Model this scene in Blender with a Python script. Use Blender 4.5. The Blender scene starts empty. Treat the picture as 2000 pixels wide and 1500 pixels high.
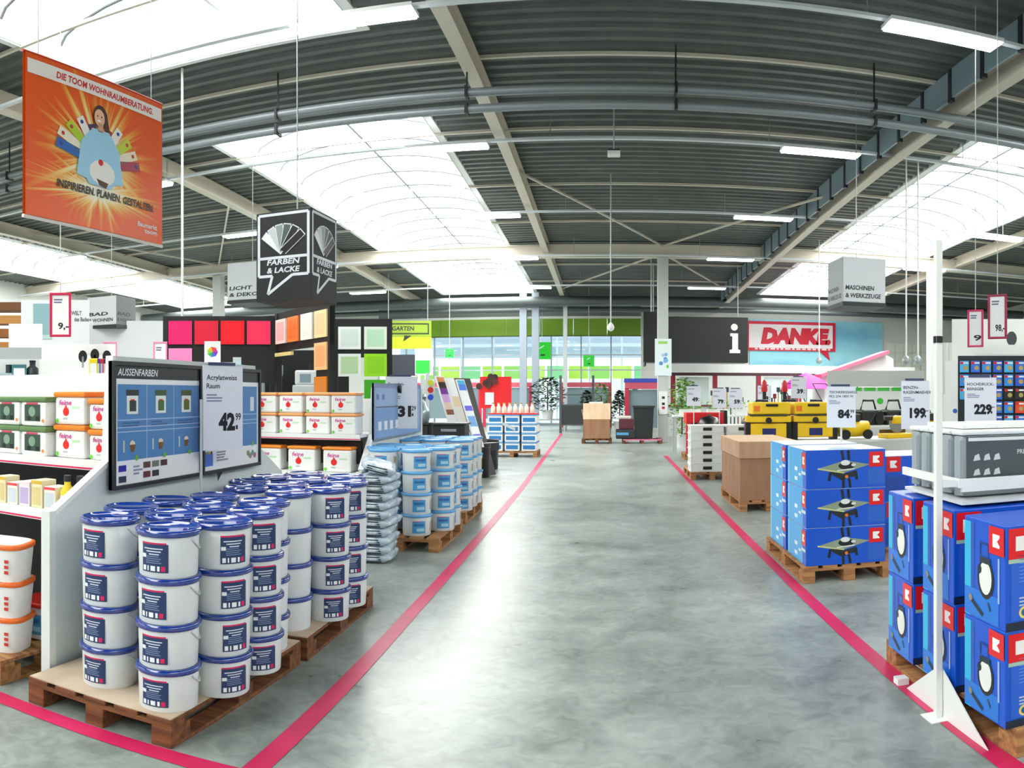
import bpy, math, random
from mathutils import Matrix, Vector
R = math.radians
rnd = random.Random(7)
S = bpy.context.scene
COL = S.collection

# ------------------------------------------------------------------ camera (a stitched panorama: equirectangular sector)
F, PX, PY, EYE = 1440.0, 1183.0, 770.0, 1.55     # pixels per radian, column and row of the level view axis, eye height
cd = bpy.data.cameras.new('camera'); cam = bpy.data.objects.new('camera', cd); COL.objects.link(cam)
cam.location = (0, 0, EYE); cam.rotation_euler = (R(90), 0, 0)
cd.type = 'PANO'; cd.clip_start = .05; cd.clip_end = 400
pc = cd if hasattr(cd, 'panorama_type') else cd.cycles
pc.panorama_type = 'EQUIRECTANGULAR'
pc.longitude_min = -PX / F; pc.longitude_max = (2000 - PX) / F
pc.latitude_min = -(1500 - PY) / F; pc.latitude_max = PY / F
S.camera = cam
S.view_settings.view_transform = 'Standard'; S.view_settings.look = 'None'
S.view_settings.exposure = 0.72; S.view_settings.gamma = 1.0; S.view_settings.use_curve_mapping = False
S.cycles.max_bounces = 7; S.cycles.diffuse_bounces = 4; S.cycles.glossy_bounces = 3
S.cycles.sample_clamp_indirect = 6.0
# ------------------------------------------------------------------ world: bright overcast day
W = bpy.data.worlds.new('overcast'); S.world = W; W.use_nodes = True
wb = W.node_tree.nodes['Background']; wb.inputs[0].default_value = (.86, .94, 1, 1); wb.inputs[1].default_value = 1.5
SKYLIGHT, SKYNEAR, TUBE = 6.2, 3.4, 10.0                       # light given off by the roof domes and by the tube fittings

# ------------------------------------------------------------------ picture <-> place
def g(x, y, z=0.0):
    t = (x-PX)/F; r = (EYE-z)/math.tan((y-PY)/F); return Vector((r*math.sin(t), r*math.cos(t), z))
def at(x, y, r):
    t = (x-PX)/F; return Vector((r*math.sin(t), r*math.cos(t), EYE-r*math.tan((y-PY)/F)))
def face(p): return -math.atan2(p[0], p[1])      # turn that faces a thing to the middle of the aisle mouth

# ------------------------------------------------------------------ materials
MATS = {}
def lin(h):
    c = [int(h[i:i+2], 16)/255 for i in (0, 2, 4)]
    return tuple(x/12.92 if x <= .04045 else ((x+.055)/1.055)**2.4 for x in c) + (1,)
def m(h, rough=.5, metal=0.0, emit=0.0, spec=None):
    k = (h, rough, metal, emit)
    if k in MATS: return MATS[k]
    a = bpy.data.materials.new('surface_%s' % h); a.use_nodes = True
    b = a.node_tree.nodes['Principled BSDF']
    b.inputs['Base Color'].default_value = lin(h); b.inputs['Roughness'].default_value = rough; b.inputs['Metallic'].default_value = metal
    if emit: b.inputs['Emission Color'].default_value = lin(h); b.inputs['Emission Strength'].default_value = emit
    MATS[k] = a; return a
def noisy(name, c0, c1, scale=(1, 1, 1), detail=5, rough=(.5, .6), bump=0.0, lo=.35, hi=.65):
    if name in MATS: return MATS[name]
    a = bpy.data.materials.new(name); a.use_nodes = True; t = a.node_tree; N = t.nodes; L = t.links
    b = N['Principled BSDF']; tc = N.new('ShaderNodeTexCoord'); mp = N.new('ShaderNodeMapping'); mp.inputs['Scale'].default_value = scale
    n = N.new('ShaderNodeTexNoise'); n.inputs['Scale'].default_value = 1; n.inputs['Detail'].default_value = detail
    r = N.new('ShaderNodeValToRGB'); r.color_ramp.elements[0].color = lin(c0); r.color_ramp.elements[1].color = lin(c1)
    r.color_ramp.elements[0].position = lo; r.color_ramp.elements[1].position = hi
    mr = N.new('ShaderNodeMapRange'); mr.inputs['To Min'].default_value = rough[0]; mr.inputs['To Max'].default_value = rough[1]
    L.new(tc.outputs['Object'], mp.inputs[0]); L.new(mp.outputs[0], n.inputs['Vector']); L.new(n.outputs['Fac'], r.inputs[0])
    L.new(r.outputs[0], b.inputs['Base Color']); L.new(n.outputs['Fac'], mr.inputs['Value']); L.new(mr.outputs[0], b.inputs['Roughness'])
    if bump:
        bp = N.new('ShaderNodeBump'); bp.inputs['Strength'].default_value = bump; L.new(n.outputs['Fac'], bp.inputs['Height']); L.new(bp.outputs[0], b.inputs['Normal'])
    MATS[name] = a; return a
WHITE, OFF, GREY, LGREY, DARK, BLACK = m('eef1f1', .45), m('dfe4e3', .5), m('8d9496', .5), m('b9c0c2', .45), m('1f2426', .5), m('0e1012', .5)
RED, MAG, ORANGE, YEL = m('d8121c', .45), m('d81c5c', .5), m('f07a1c', .45), m('f3c912', .4)
NAVY, LBLUE, KBLUE, KCYAN = m('17357f', .3), m('5b9bd6', .35), m('0f56cf', .35), m('35a8ea', .35)
STEEL = m('a9b1b4', .35, .6)
WOOD = noisy('pallet_wood', '8a5a36', 'b98856', (3, 30, 30), 4, (.7, .85), .1)
WOODD = noisy('dark_pallet_wood', '5b3420', '85532f', (3, 30, 30), 4, (.7, .85), .1)
CARD = noisy('cardboard', '946c50', 'a2795c', (8, 8, 2), 3, (.75, .85))
CARDL = noisy('pale_cardboard', 'd8b896', 'e4c7a8', (8, 8, 2), 3, (.75, .85))
SHEET = noisy('slip_sheet', 'b9a58e', 'cdbba5', (5, 5, 5), 3, (.7, .8))
CREAM = m('cfc8b8', .5)
FOIL = noisy('stretch_film', '9fb6c8', 'dbe6ee', (14, 14, 3), 4, (.12, .3), .3)

# ------------------------------------------------------------------ mesh builder
GLY = {}
def glyphs(s, bold, shear):
    k = (s, bold, shear)
    if k not in GLY:
        c = bpy.data.curves.new('t', 'FONT'); c.body = s; c.size = 1; c.offset = bold; c.shear = shear; c.resolution_u = 2; c.fill_mode = 'FRONT'
        o = bpy.data.objects.new('t', c); COL.objects.link(o)
        me = o.evaluated_get(bpy.context.evaluated_depsgraph_get()).to_mesh()
        GLY[k] = ([(v.co.x, v.co.y) for v in me.vertices], [tuple(p.vertices) for p in me.polygons])
        COL.objects.unlink(o); bpy.data.objects.remove(o); bpy.data.curves.remove(c)
    return GLY[k]
class MB:
    def __init__(s): s.v = []; s.f = []; s.fm = []; s.sm = []; s.mats = []; s.T = Matrix()
    def mi(s, mt):
        if mt not in s.mats: s.mats.append(mt)
        return s.mats.index(mt)
    def add(s, vs, fs, mt, smooth=False):
        b = len(s.v); s.v += [tuple(s.T @ Vector(p)) for p in vs]; i = s.mi(mt)
        for f in fs: s.f.append([b+k for k in f]); s.fm.append(i); s.sm.append(smooth)
        return s
    def box(s, x0, x1, y0, y1, z0, z1, mt):
        return s.add([(x, y, z) for z in (z0, z1) for y in (y0, y1) for x in (x0, x1)],
                     [(0, 2, 3, 1), (4, 5, 7, 6), (0, 1, 5, 4), (2, 6, 7, 3), (0, 4, 6, 2), (1, 3, 7, 5)], mt)
    def lathe(s, pr, mt, n=24, c=(0, 0, 0), axis='z', cap=True):
        vs = []; fs = []; P = len(pr)
        for r, z in pr:
            for k in range(n):
                a = 2*math.pi*k/n; u, w = r*math.cos(a), r*math.sin(a)
                q = (u, w, z) if axis == 'z' else ((z, u, w) if axis == 'x' else (w, z, u))
                vs.append((c[0]+q[0], c[1]+q[1], c[2]+q[2]))
        for i in range(P-1):
            for k in range(n): fs.append((i*n+k, i*n+(k+1) % n, (i+1)*n+(k+1) % n, (i+1)*n+k))
        s.add(vs, fs, mt, True)
        if cap:
            s.add(vs[:n], [tuple(range(n-1, -1, -1))], mt); s.add(vs[-n:], [tuple(range(n))], mt)
        return s
    def cyl(s, c, r, h, mt, n=16, axis='z'): return s.lathe([(r, 0), (r, h)], mt, n, c, axis)
    def tube(s, pts, r, mt, n=8):
        pts = [Vector(p) for p in pts]; vs = []; fs = []
        for i, p in enumerate(pts):
            d = (pts[min(i+1, len(pts)-1)]-pts[max(i-1, 0)]).normalized()
            a = d.cross(Vector((0, 0, 1)) if abs(d.z) < .9 else Vector((1, 0, 0))).normalized(); b = d.cross(a)
            for k in range(n):
                t = 2*math.pi*k/n; vs.append(tuple(p+a*r*math.cos(t)+b*r*math.sin(t)))
        for i in range(len(pts)-1):
            for k in range(n): fs.append((i*n+k, i*n+(k+1) % n, (i+1)*n+(k+1) % n, (i+1)*n+k))
        s.add(vs, fs, mt, True); s.add(vs[:n], [tuple(range(n-1, -1, -1))], mt); s.add(vs[-n:], [tuple(range(n))], mt); return s
    def beam(s, a, b, w, h, mt):                 # a bar of w x h from a to b
        a, b = Vector(a), Vector(b); d = (b-a).normalized(); q = d.cross(Vector((0, 0, 1)))
        q = q.normalized() if q.length > 1e-4 else Vector((1, 0, 0)); u = q.cross(d)
        vs = [tuple(p+q*w/2*i+u*h/2*j) for p in (a, b) for i, j in ((-1, -1), (1, -1), (1, 1), (-1, 1))]
        return s.add(vs, [(0, 1, 2, 3), (7, 6, 5, 4), (0, 4, 5, 1), (1, 5, 6, 2), (2, 6, 7, 3), (3, 7, 4, 0)], mt)
    def flat(s, pts, y, mt): return s.add([(p[0], y, p[1]) for p in pts], [tuple(range(len(pts)))], mt)
    def rect(s, x0, x1, z0, z1, y, mt): return s.flat([(x0, z0), (x1, z0), (x1, z1), (x0, z1)], y, mt)
    def disc(s, x, z, rx, y, mt, rz=None, n=16):
        rz = rz or rx; return s.flat([(x+rx*math.cos(2*math.pi*k/n), z+rz*math.sin(2*math.pi*k/n)) for k in range(n)], y, mt)
    def bar(s, x0, z0, x1, z1, w, y, mt):
        d = Vector((x1-x0, z1-z0)); d.normalize(); q = Vector((-d.y, d.x))*w/2
        return s.flat([(x0-q.x, z0-q.y), (x1-q.x, z1-q.y), (x1+q.x, z1+q.y), (x0+q.x, z0+q.y)], y, mt)
    def prism(s, pts, y0, y1, mt):               # outline in x,z pushed from y0 to y1
        n = len(pts); vs = [(p[0], y, p[1]) for y in (y0, y1) for p in pts]
        return s.add(vs, [tuple(range(n)), tuple(range(2*n-1, n-1, -1))] + [(i, i+n, (i+1) % n+n, (i+1) % n) for i in range(n)], mt)
    def frame(s, x0, x1, z0, z1, w, y0, y1, mt):
        for a in ((x0, x1, z0, z0+w), (x0, x1, z1-w, z1), (x0, x0+w, z0+w, z1-w), (x1-w, x1, z0+w, z1-w)): s.box(a[0], a[1], y0, y1, a[2], a[3], mt)
        return s
    def text(s, t, size, x, z, y, mt, al=.5, bold=0.0, shear=0.0, fit=None):
        vs, fs = glyphs(t, bold, shear)
        if not vs: return s
        a, b = min(v[0] for v in vs), max(v[0] for v in vs); k = size
        kx = (fit/(b-a)) if fit else k
        return s.add([(x+(v[0]-a-(b-a)*al)*kx, y, z+v[1]*k) for v in vs], fs, mt)
    def lines(s, x0, x1, z, n, dz, h, y, mt, seed=1):   # rows of unreadably small print
        q = random.Random(seed)
        for i in range(n): s.rect(x0, x0+(x1-x0)*q.uniform(.55, 1), z-i*dz-h, z-i*dz, y, mt)
        return s
    def arc(s, r, a0, a1, z0, z1, mt, n=8):      # patch on a round wall; 0 faces -Y
        vs = []; 
        for k in range(n+1):
            a = a0+(a1-a0)*k/n
            for z in (z0, z1): vs.append((r*math.sin(a), -r*math.cos(a), z))
        return s.add(vs, [(2*k, 2*k+2, 2*k+3, 2*k+1) for k in range(n)], mt, True)
    def build(s, name, parent=None, bevel=0.0):
        me = bpy.data.meshes.new(name); me.from_pydata(s.v, [], s.f)
        for a in s.mats: me.materials.append(a)
        me.polygons.foreach_set('material_index', s.fm); me.polygons.foreach_set('use_smooth', s.sm); me.update()
        o = bpy.data.objects.new(name, me); COL.objects.link(o)
        if parent: o.parent = parent
        if bevel:
            d = o.modifiers.new('edge', 'BEVEL'); d.width = bevel; d.segments = 2; d.limit_method = 'ANGLE'; d.angle_limit = R(50)
        return o
def struct(o): o['kind'] = 'structure'; return o
def tag(o, label, cat, group=None):
    o['label'] = label; o['category'] = cat
    if group: o['group'] = group
    return o
def thing(name, label, cat, loc=(0, 0, 0), rz=0.0, group=None):
    o = bpy.data.objects.new(name, None); o.empty_display_size = .1; COL.objects.link(o); o.location = loc; o.rotation_euler = (0, 0, rz)
    return tag(o, label, cat, group)
PROTO = {}
def copytree(src, dst):
    for ch in src.children:
        c = ch.copy(); COL.objects.link(c); c.parent = dst; copytree(ch, c)
def spawn(key, builder, name, label, cat, loc, rz=0.0, group=None):
    o = thing(name, label, cat, loc, rz, group)
    if key in PROTO: copytree(PROTO[key], o)
    else: builder(o); PROTO[key] = o
    return o

# ================================================================== SETTING
def roof(y): return 7.25-.027*max(y, 2)
XL, XR, YN, YB = -24.0, 21.0, -9.0, 36.5
FLOOR = bpy.data.materials.new('polished_concrete'); FLOOR.use_nodes = True
def _floor():
    t = FLOOR.node_tree; N = t.nodes; L = t.links; b = N['Principled BSDF']; tc = N.new('ShaderNodeTexCoord')
    def nz(sc, det, dist=0):
        n = N.new('ShaderNodeTexNoise'); n.inputs['Scale'].default_value = sc; n.inputs['Detail'].default_value = det; n.inputs['Distortion'].default_value = dist
        L.new(tc.outputs['Object'], n.inputs['Vector']); return n
    n1, n2 = nz(.55, 7, .4), nz(2.6, 6, .8)
    n3 = nz(9, 8, 1.2)
    m0 = N.new('ShaderNodeMix'); m0.data_type = 'FLOAT'; m0.inputs[0].default_value = .45; L.new(n2.outputs['Fac'], m0.inputs[2]); L.new(n3.outputs['Fac'], m0.inputs[3])
    mx = N.new('ShaderNodeMix'); mx.data_type = 'FLOAT'; mx.inputs[0].default_value = .6
    L.new(n1.outputs['Fac'], mx.inputs[2]); L.new(m0.outputs[0], mx.inputs[3])
    r = N.new('ShaderNodeValToRGB'); e = r.color_ramp.elements; e[0].position = .36; e[0].color = lin('69736e'); e[1].position = .62; e[1].color = lin('a7b1ac')
    L.new(mx.outputs[0], r.inputs[0]); L.new(r.outputs[0], b.inputs['Base Color'])
    mr = N.new('ShaderNodeMapRange'); mr.inputs['To Min'].default_value = .22; mr.inputs['To Max'].default_value = .42
    L.new(n2.outputs['Fac'], mr.inputs['Value']); L.new(mr.outputs[0], b.inputs['Roughness'])
_floor()
struct(MB().box(XL-.2, XR+.2, YN-.2, YB+.1, -.12, 0, FLOOR).build('floor'))
# corrugated roof sheet with openings for the rooflights
ROOF = noisy('galvanised_roof_sheet', '4c524f', '585e5a', (2, 2, 2), 3, (.4, .5))
SKY = [(-21.9, -17.8), (-7.6, -3.3), (7.2, 11.2)]
SKYY = [(-8.0, -1.5), (0.2, 9.4), (12.9, 34.0)]
def _roof():
    b = MB(); xs = [XL-.2]
    for a, c in SKY: xs += [a, c]
    xs.append(XR+.2); p = .30
    for i in range(len(xs)-1):
        for y0, y1 in ([(YN-.2, YB+.2)] if i % 2 == 0 else [(YN-.2, -8.0), (-1.5, .2), (9.4, 12.9), (34.0, YB+.2)]):
            pts = []; y = y0
            while y < y1-.01:
                for u, h in ((0, 0), (.09, 0), (.13, .055), (.24, .055), (.29, 0)):
                    if y+u < y1: pts.append((y+u, h))
                y += p
            pts.append((y1, 0))
            vs = [(x, q[0], roof(q[0])+q[1]) for q in pts for x in (xs[i], xs[i+1])]
            b.add(vs, [(2*k, 2*k+2, 2*k+3, 2*k+1) for k in range(len(pts)-1)], ROOF)
    struct(b.build('ceiling'))
_roof()
RIB = m('596066', .6); DOME = m('fcfcf9', .4, 0, SKYLIGHT); DOMEN = m('fcfcf9', .4, 0, SKYNEAR)
n = 0
for a, c in SKY:
    for y0, y1 in SKYY:
        n += 1; w = c-a; cx = (a+c)/2; N = 10; rise = .55
        o = struct(MB().frame(a, c, 0, 1, 0, 0, 0, WHITE).build('window_%d' % n)) if False else None
        up = MB()
        for x in (a, c): up.add([(x, y0, roof(y0)-.06), (x, y1, roof(y1)-.06), (x, y1, roof(y1)+.32), (x, y0, roof(y0)+.32)], [(0, 1, 2, 3)], WHITE)
        for y in (y0, y1): up.add([(a, y, roof(y)-.06), (c, y, roof(y)-.06), (c, y, roof(y)+.32), (a, y, roof(y)+.32)], [(0, 1, 2, 3)], WHITE)
        o = struct(up.build('window_%d' % n))
        fl = MB()
        for q in ((a-.14, a+.02, y0-.14, y1+.14), (c-.02, c+.14, y0-.14, y1+.14), (a, c, y0-.14, y0+.02), (a, c, y1-.02, y1+.14)):
            z0, z1 = roof(q[2])-.03, roof(q[3])-.03; fl.add([(q[0], q[2], z0), (q[1], q[2], z0), (q[1], q[3], z1), (q[0], q[3], z1), (q[0], q[2], z0+.09), (q[1], q[2], z0+.09), (q[1], q[3], z1+.09), (q[0], q[3], z1+.09)], [(0, 3, 2, 1), (4, 5, 6, 7), (0, 1, 5, 4), (1, 2, 6, 5), (2, 3, 7, 6), (3, 0, 4, 7)], WHITE)
        fl.build('frame', o)
        arc = [(cx+w/2*math.cos(math.pi*(1-k/N)), .3+rise*math.sin(math.pi*k/N)) for k in range(N+1)]
        DM = DOMEN if y0 == .2 else DOME; d = MB(); vs = [(p[0], y, roof(y)+p[1]) for y in (y0, y1) for p in arc]
        d.add(vs, [(k, k+1, N+2+k, N+1+k) for k in range(N)], DM, True)
        d.add([vs[k] for k in range(N+1)], [tuple(range(N+1))], DM); d.add([vs[N+1+k] for k in range(N+1)], [tuple(range(N, -1, -1))], DM)
        d.build('pane', o)
        rb = MB(); y = y0+.6
        while y < y1:
            rb.tube([(p[0]*.985+cx*.015, y, roof(y)+p[1]-.04) for p in arc], .03, RIB, 5); y += 1.25
        rb.tube([(cx, y0, roof(y0)+.8), (cx, y1, roof(y1)+.8)], .03, RIB, 5)
        rb.build('glazing_rib', o)
# outer walls
WALLM = m('d9dcd8', .6)
struct(MB().box(XL-.2, XL, YN, YB, 0, 7.4, WALLM).build('wall_left'))
struct(MB().box(XR, XR+.2, YN, YB, 0, 7.4, WALLM).build('wall_right'))
struct(MB().box(XL-.2, XR+.2, YN-.2, YN, 0, 7.4, WALLM).build('wall_front'))
GX0, GX1 = -11.6, 1.75                          # glazed part of the rear wall
b = MB(); b.box(XL-.2, GX0, YB, YB+.2, 0, 7, WALLM); b.box(GX1, XR+.2, YB, YB+.2, 0, 7, WALLM); b.box(GX0, GX1, YB, YB+.2, 5.3, 7, m('8d9492', .6))
struct(b.build('wall_back'))
# ------------------------------------------------------------------ steelwork
for i, x in enumerate((-16.25, -9.1, -1.95, 5.45, 12.35)):
    b = MB()
    for y0, y1 in ((YN, 14), (14, 24), (24, YB)):
        z0, z1 = roof(y0)-.03, roof(y1)-.03
        if i == 3: z0 -= .3; z1 -= .3
        b.beam((x, y0, z0-.16), (x, y1, z1-.16), .05, .32, CREAM)
        b.beam((x, y0, z0-.33), (x, y1, z1-.33), .2, .04, CREAM); b.beam((x, y0, z0), (x, y1, z1), .2, .04, CREAM)
    struct(b.build('roof_beam'))
b = MB(); b.box(XL, XR, 23.97, 24.03, 6.08, 6.46, CREAM); b.box(XL, XR, 23.88, 24.12, 6.05, 6.09, CREAM); b.box(XL, XR, 23.88, 24.12, 6.45, 6.49, CREAM)
struct(b.build('roof_girder'))
for x in (-13.9, 1.86, 11.4): struct(MB().box(x-.17, x+.17, 23.83, 24.17, 0, 6.05, m('c3c9c5', .5)).build('column'))
zb = 6.45
for a, c in (((-1.95, 16.3, 6.66), (1.86, 24, zb)), ((5.45, 16.3, 6.4), (1.86, 24, zb)), ((-1.95, 31.7, 6.1), (1.86, 24, 6.2)), ((5.45, 31.7, 6), (1.86, 24, 6.2)),
             ((-9.1, 16.3, 6.66), (-13.9, 24, zb)), ((-16.25, 16.3, 6.66), (-13.9, 24, zb))):
    struct(MB().beam(a, c, .05, .05, CREAM).build('roof_brace'))
for k, y in enumerate((1.5, 4.4, 7.5, 10.75, 13.95, 17.6, 21.2, 27.5, 31)):
    struct(MB().beam((XL, y, roof(y)-.05), (XR, y, roof(y)-.05), .06, .06, CREAM).build('roof_purlin'))
# smoke curtain panels beside the beam on the right
b = thing('smoke_curtain', 'grey-blue ribbed panel strip hanging along the cream roof beam over the tool side', 'smoke curtain', (5.15, 2, 5.9))
for k in range(30):
    y = .0+k*1.02; z = roof(y+2)-5.9-.06
    MB().box(-.02, .02, y+.06, y+.98, z-.56, z-.02, m('7f939d', .35)).build('curtain_panel', b)
    MB().box(-.035, .035, y-.04, y+.06, z-.6, z, DARK).build('curtain_post', b)
# ------------------------------------------------------------------ floor tape
TAPE = noisy('magenta_floor_tape', 'c0184f', 'd42a63', (3, 3, 3), 4, (.35, .5))
def tape(pts, w=.1):
    b = MB()
    for p, q in zip(pts, pts[1:]):
        d = Vector((q[0]-p[0], q[1]-p[1])); d.normalize(); nx, ny = -d.y*w/2, d.x*w/2
        b.add([(p[0]-nx, p[1]-ny, .003), (q[0]-nx, q[1]-ny, .003), (q[0]+nx, q[1]+ny, .003), (p[0]+nx, p[1]+ny, .003)], [(0, 1, 2, 3)], TAPE)
    struct(b.build('floor_marking'))
tape([(-1.22, .5), (-1.27, 2.4), (-1.32, 4.86), (-1.38, 12.3), (-1.73, 29)])
tape([(1.455, .5), (1.47, 3), (1.48, 5.5), (1.5, 18.5)])
tape([(-6, 2.47), (-1.3, 2.4)])
# ------------------------------------------------------------------ rooflights' neighbours: pipes, trays, tube lights
for z, r, lab in ((6.18, .075, 'upper of the two grey pipes crossing under the roof'), (5.9, .07, 'lower of the two grey pipes crossing under the roof')):
    o = tag(MB().cyl((XL+.1, 10.5, z), r, XR-XL-.2, m('8f979b', .35, .3), 14, 'x').build('pipe'), lab, 'pipe')
    for x in range(-20, 20, 3):
        h = MB().box(x-.02, x+.02, 10.4, 10.6, z-r-.02, z+r+.02, DARK)
        if z > 6: h.box(x-.012, x+.012, 10.49, 10.51, z, roof(10.5), DARK)
        h.build('pipe_bracket', o)
for z, y, r, lab in ((5.75, 33, .22, 'thick dark duct under the roof near the glazed rear wall'), (5.55, 34.6, .12, 'thin dark duct in front of the green fascia')):
    tag(MB().cyl((XL+.1, y, z), r, XR-XL-.2, m('5c6566', .4, .3), 14, 'x').build('duct'), lab, 'duct')
RY = [(-4.2, 6.3), (2.6, 6.32), (8.1, 6.4), (13.3, 6.34), (18.4, 6.2), (23.4, 6.0), (29, 5.85)]
names = ['behind the camera', 'overhead', 'first', 'second', 'third', 'fourth', 'fifth']
def tubelight(o):
    MB().box(-.76, .76, -.17, .17, .03, .09, WHITE).build('housing', o)
    MB().box(-.74, .74, -.155, .155, 0, .03, m('fbfdff', .4, 0, TUBE)).build('diffuser', o)
for (y, z), nm in zip(RY, names):
    o = tag(MB().box(XL+.1, XR-.1, y-.045, y+.045, z, z+.05, m('d5dbe0', .4)).build('lighting_rail'), 'white lighting rail crossing the roof, %s from the camera' % nm if nm[0] in 'fst' else 'white lighting rail crossing %s' % nm, 'lighting rail')
    for x in range(-21, 20, 4): MB().box(x-.006, x+.006, y-.006, y+.006, z+.05, roof(y), STEEL).build('hanger', o)
    for x, col in ((-16.5, 'over the far left aisle'), (-9.7, 'over the left shelves'), (-2.9, 'just left of the main aisle'), (4.0, 'over the tool pallets'), (10.8, 'over the right shelves')):
        spawn('tube', tubelight, 'tube_light', 'white tube light %s on the %s rail' % (col, nm), 'tube light', (x, y, z-.09), 0, 'tube lights under the rails')
# ================================================================== GENERIC GOODS
def pallet(w, d, wood, sheet=False):
    def f(o):                                     # w along x, d along y, origin at the middle of the foot print
        t = MB(); nb = 5
        for k in range(nb):
            x = -w/2+(w-.125)*k/(nb-1); t.box(x, x+.125, -d/2, d/2, .122, .144, wood)
        for y in (-d/2+.05, 0, d/2-.05): t.box(-w/2, w/2, y-.05, y+.05, .1, .122, wood)
        t.build('deck', o, .003)
        for x in (-w/2+.05, 0, w/2-.05):
            r = MB().box(x-.05, x+.05, -d/2, d/2, 0, .022, wood)
            for y in (-d/2+.07, 0, d/2-.07): r.box(x-.05, x+.05, y-.07, y+.07, .022, .1, wood)
            r.build('runner', o, .003)
        if sheet: MB().box(-w/2+.005, w/2-.005, -d/2+.005, d/2-.005, .144, .149, SHEET).build('slip_sheet', o)
    return f
def sign_text(b, y, w, h, head, price, sup='', dot=True, seed=1):
    """a white price card w x h standing on z=0, printed in front (-Y)"""
    ink = m('1a2038', .6)
    z = h*.93
    for i, q in enumerate(head): b.text(q, h*.085, -w*.42, z-h*.1*(i+1), y, ink, 0, .012)
    b.lines(-w*.42, -w*.0, h*.66, 3, h*.035, h*.016, y, m('7c86a8', .6), seed)
    fit = w*(.42 if len(price) < 3 else .56)
    b.text(price, h*.27, -w*.12 if len(price) < 3 else -w*.2, h*.24, y, m('0c0f18', .6), 0, .055, 0, fit)
    if sup: b.text(sup, h*.12, w*.31, h*.35, y, m('0c0f18', .6), 0, .02, 0, w*.14)
    if dot: b.rect(w*.32, w*.37, h*.24, h*.29, y, m('0c0f18', .6))
def card(w, h, head, price, sup='', pole=None, dot=True, top=True, polex=.0):
    def f(o):
        b = MB().box(-w/2, w/2, 0, .008, 0, h, m('e4e8f4', .4)); sign_text(b, -.001, w, h, head, price, sup, dot); b.build('card', o)
        if top: MB().box(-w*.36, w*.3, -.004, .012, h, h+.02, m('3a4668', .4)).build('clip', o)
        if pole: MB().cyl((polex, .018, -pole), .009, pole+h*.6, OFF, 8).build('pole', o)
    return f
def framed_card(w, h, col, head, price, rod=0, pole=0):
    def f(o):
        b = MB().box(-w/2+.01, w/2-.01, 0, .01, .01, h-.01, m('f1f2f4', .45)); b.lines(-w*.3, w*.3, h*.86, 2, h*.06, h*.035, -.001, m('6b7890', .6), 4)
        b.text(price, h*.2, w*.04, h*.18, -.001, m('161a24', .6), .3, .03, 0, w*.5); b.build('card', o)
        MB().frame(-w/2, w/2, 0, h, w*.11, -.012, .018, col).build('frame', o, .004)
        if rod: MB().cyl((0, .004, h), .006, rod, LGREY, 6).build('hanging_rod', o)
        if pole: MB().cyl((0, .01, -pole), .01, pole+.01, LGREY, 8).build('pole', o)
    return f
# ------------------------------------------------------------------ navy-lidded buckets on two pallets by the left shelf
def bucket(lid, labelkind, r=.133, hh=.2075):
    def f(o):
        bd = MB().lathe([(r*.93, 0), (r*.945, .004), (r*.985, hh-.035), (r*.985, hh-.02)], m('e3e8ea', .35), 28).build('body', o)
        b = MB().lathe([(r*1.0, hh-.03), (r*1.07, hh-.026), (r*1.08, hh-.008), (r*1.03, hh), (r*.95, hh), (r*.93, hh-.006), (.001, hh-.006)], lid, 28); b.build('lid', o)
        rr = r*.983
        b = MB(); dk = m('243a66', .4) if labelkind == 'navy' else m('4f9fd2', .4)
        if labelkind == 'navy':
            b.arc(rr, -.48, .48, .028, .150, dk); b.arc(rr+.0012, -.48, .42, .150, .157, MAG)
            q = random.Random(3)
            for k in range(3): b.arc(rr+.0012, -.38+.1*k, .3-.06*k, .128-.012*k, .133-.012*k, m('d9e0ee', .5), 6)
            for k in range(4): b.arc(rr+.0012, -.3, -.3+q.uniform(.4, .66), .095-.009*k, .098-.009*k, m('8a9cc4', .5), 5)
            b.arc(rr+.0012, -.46, -.3, .09, .107, m('e9eef6', .5), 3)
            for k, (a, c) in enumerate(((-.42, -.3), (-.24, -.19), (-.12, .05), (.12, .2), (.25, .38))): b.arc(rr+.0012, a, c, .034, .056, m('f2f5fa', .5) if k != 4 else MAG, 3)
        else:
            b.arc(rr, -.5, .42, .03, .15, dk); b.arc(rr+.0012, -.46, .2, .146, .152, MAG); b.arc(rr+.0012, -.4, .3, .1, .125, m('2f6fb5', .4)); b.arc(rr+.0012, -.2, .34, .05, .08, m('a9d6ee', .4))
        b.build('label', bd)
        b = MB()
        if labelkind == 'navy':
            b.arc(rr, 2.2, 2.75, .03, .155, m('f4f7f0', .5), 5)
            for z in (.05, .085, .12): b.arc(rr+.0012, 2.36, 2.58, z, z+.022, m('74c22d', .5), 3)
            b.build('green_tick_label', bd)['label'] = 'white label with green marks'
        else:
            b.arc(rr, .95, 1.25, .05, .14, m('b8a58b', .5), 4); b.build('beige_label', bd)['label'] = 'beige label'
        # bail handle folded down on the back
        MB().tube([(rr*1.03*math.sin(a), -rr*1.03*math.cos(a), hh-.04-.055*math.sin((a-1.3)/1.5*math.pi)) for a in [1.3+1.5*k/8 for k in range(9)]], .0035, m('d7dbdd', .4), 6).build('handle', bd)
    return f
NAVYLID = m('0a3592', .1); NAVYLID.node_tree.nodes['Principled BSDF'].inputs['Specular IOR Level'].default_value = 1.0; NAVYLID.node_tree.nodes['Principled BSDF'].inputs['Coat Weight'].default_value = .6; NAVYLID.node_tree.nodes['Principled BSDF'].inputs['Coat Roughness'].default_value = .04
SKYLID = m('66aee6', .1)
TIER = ['bottom', 'third-from-top', 'second-from-top', 'topmost']
ROWN = {0: 'front', 1: 'second', 2: 'third', 3: 'back'}
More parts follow.
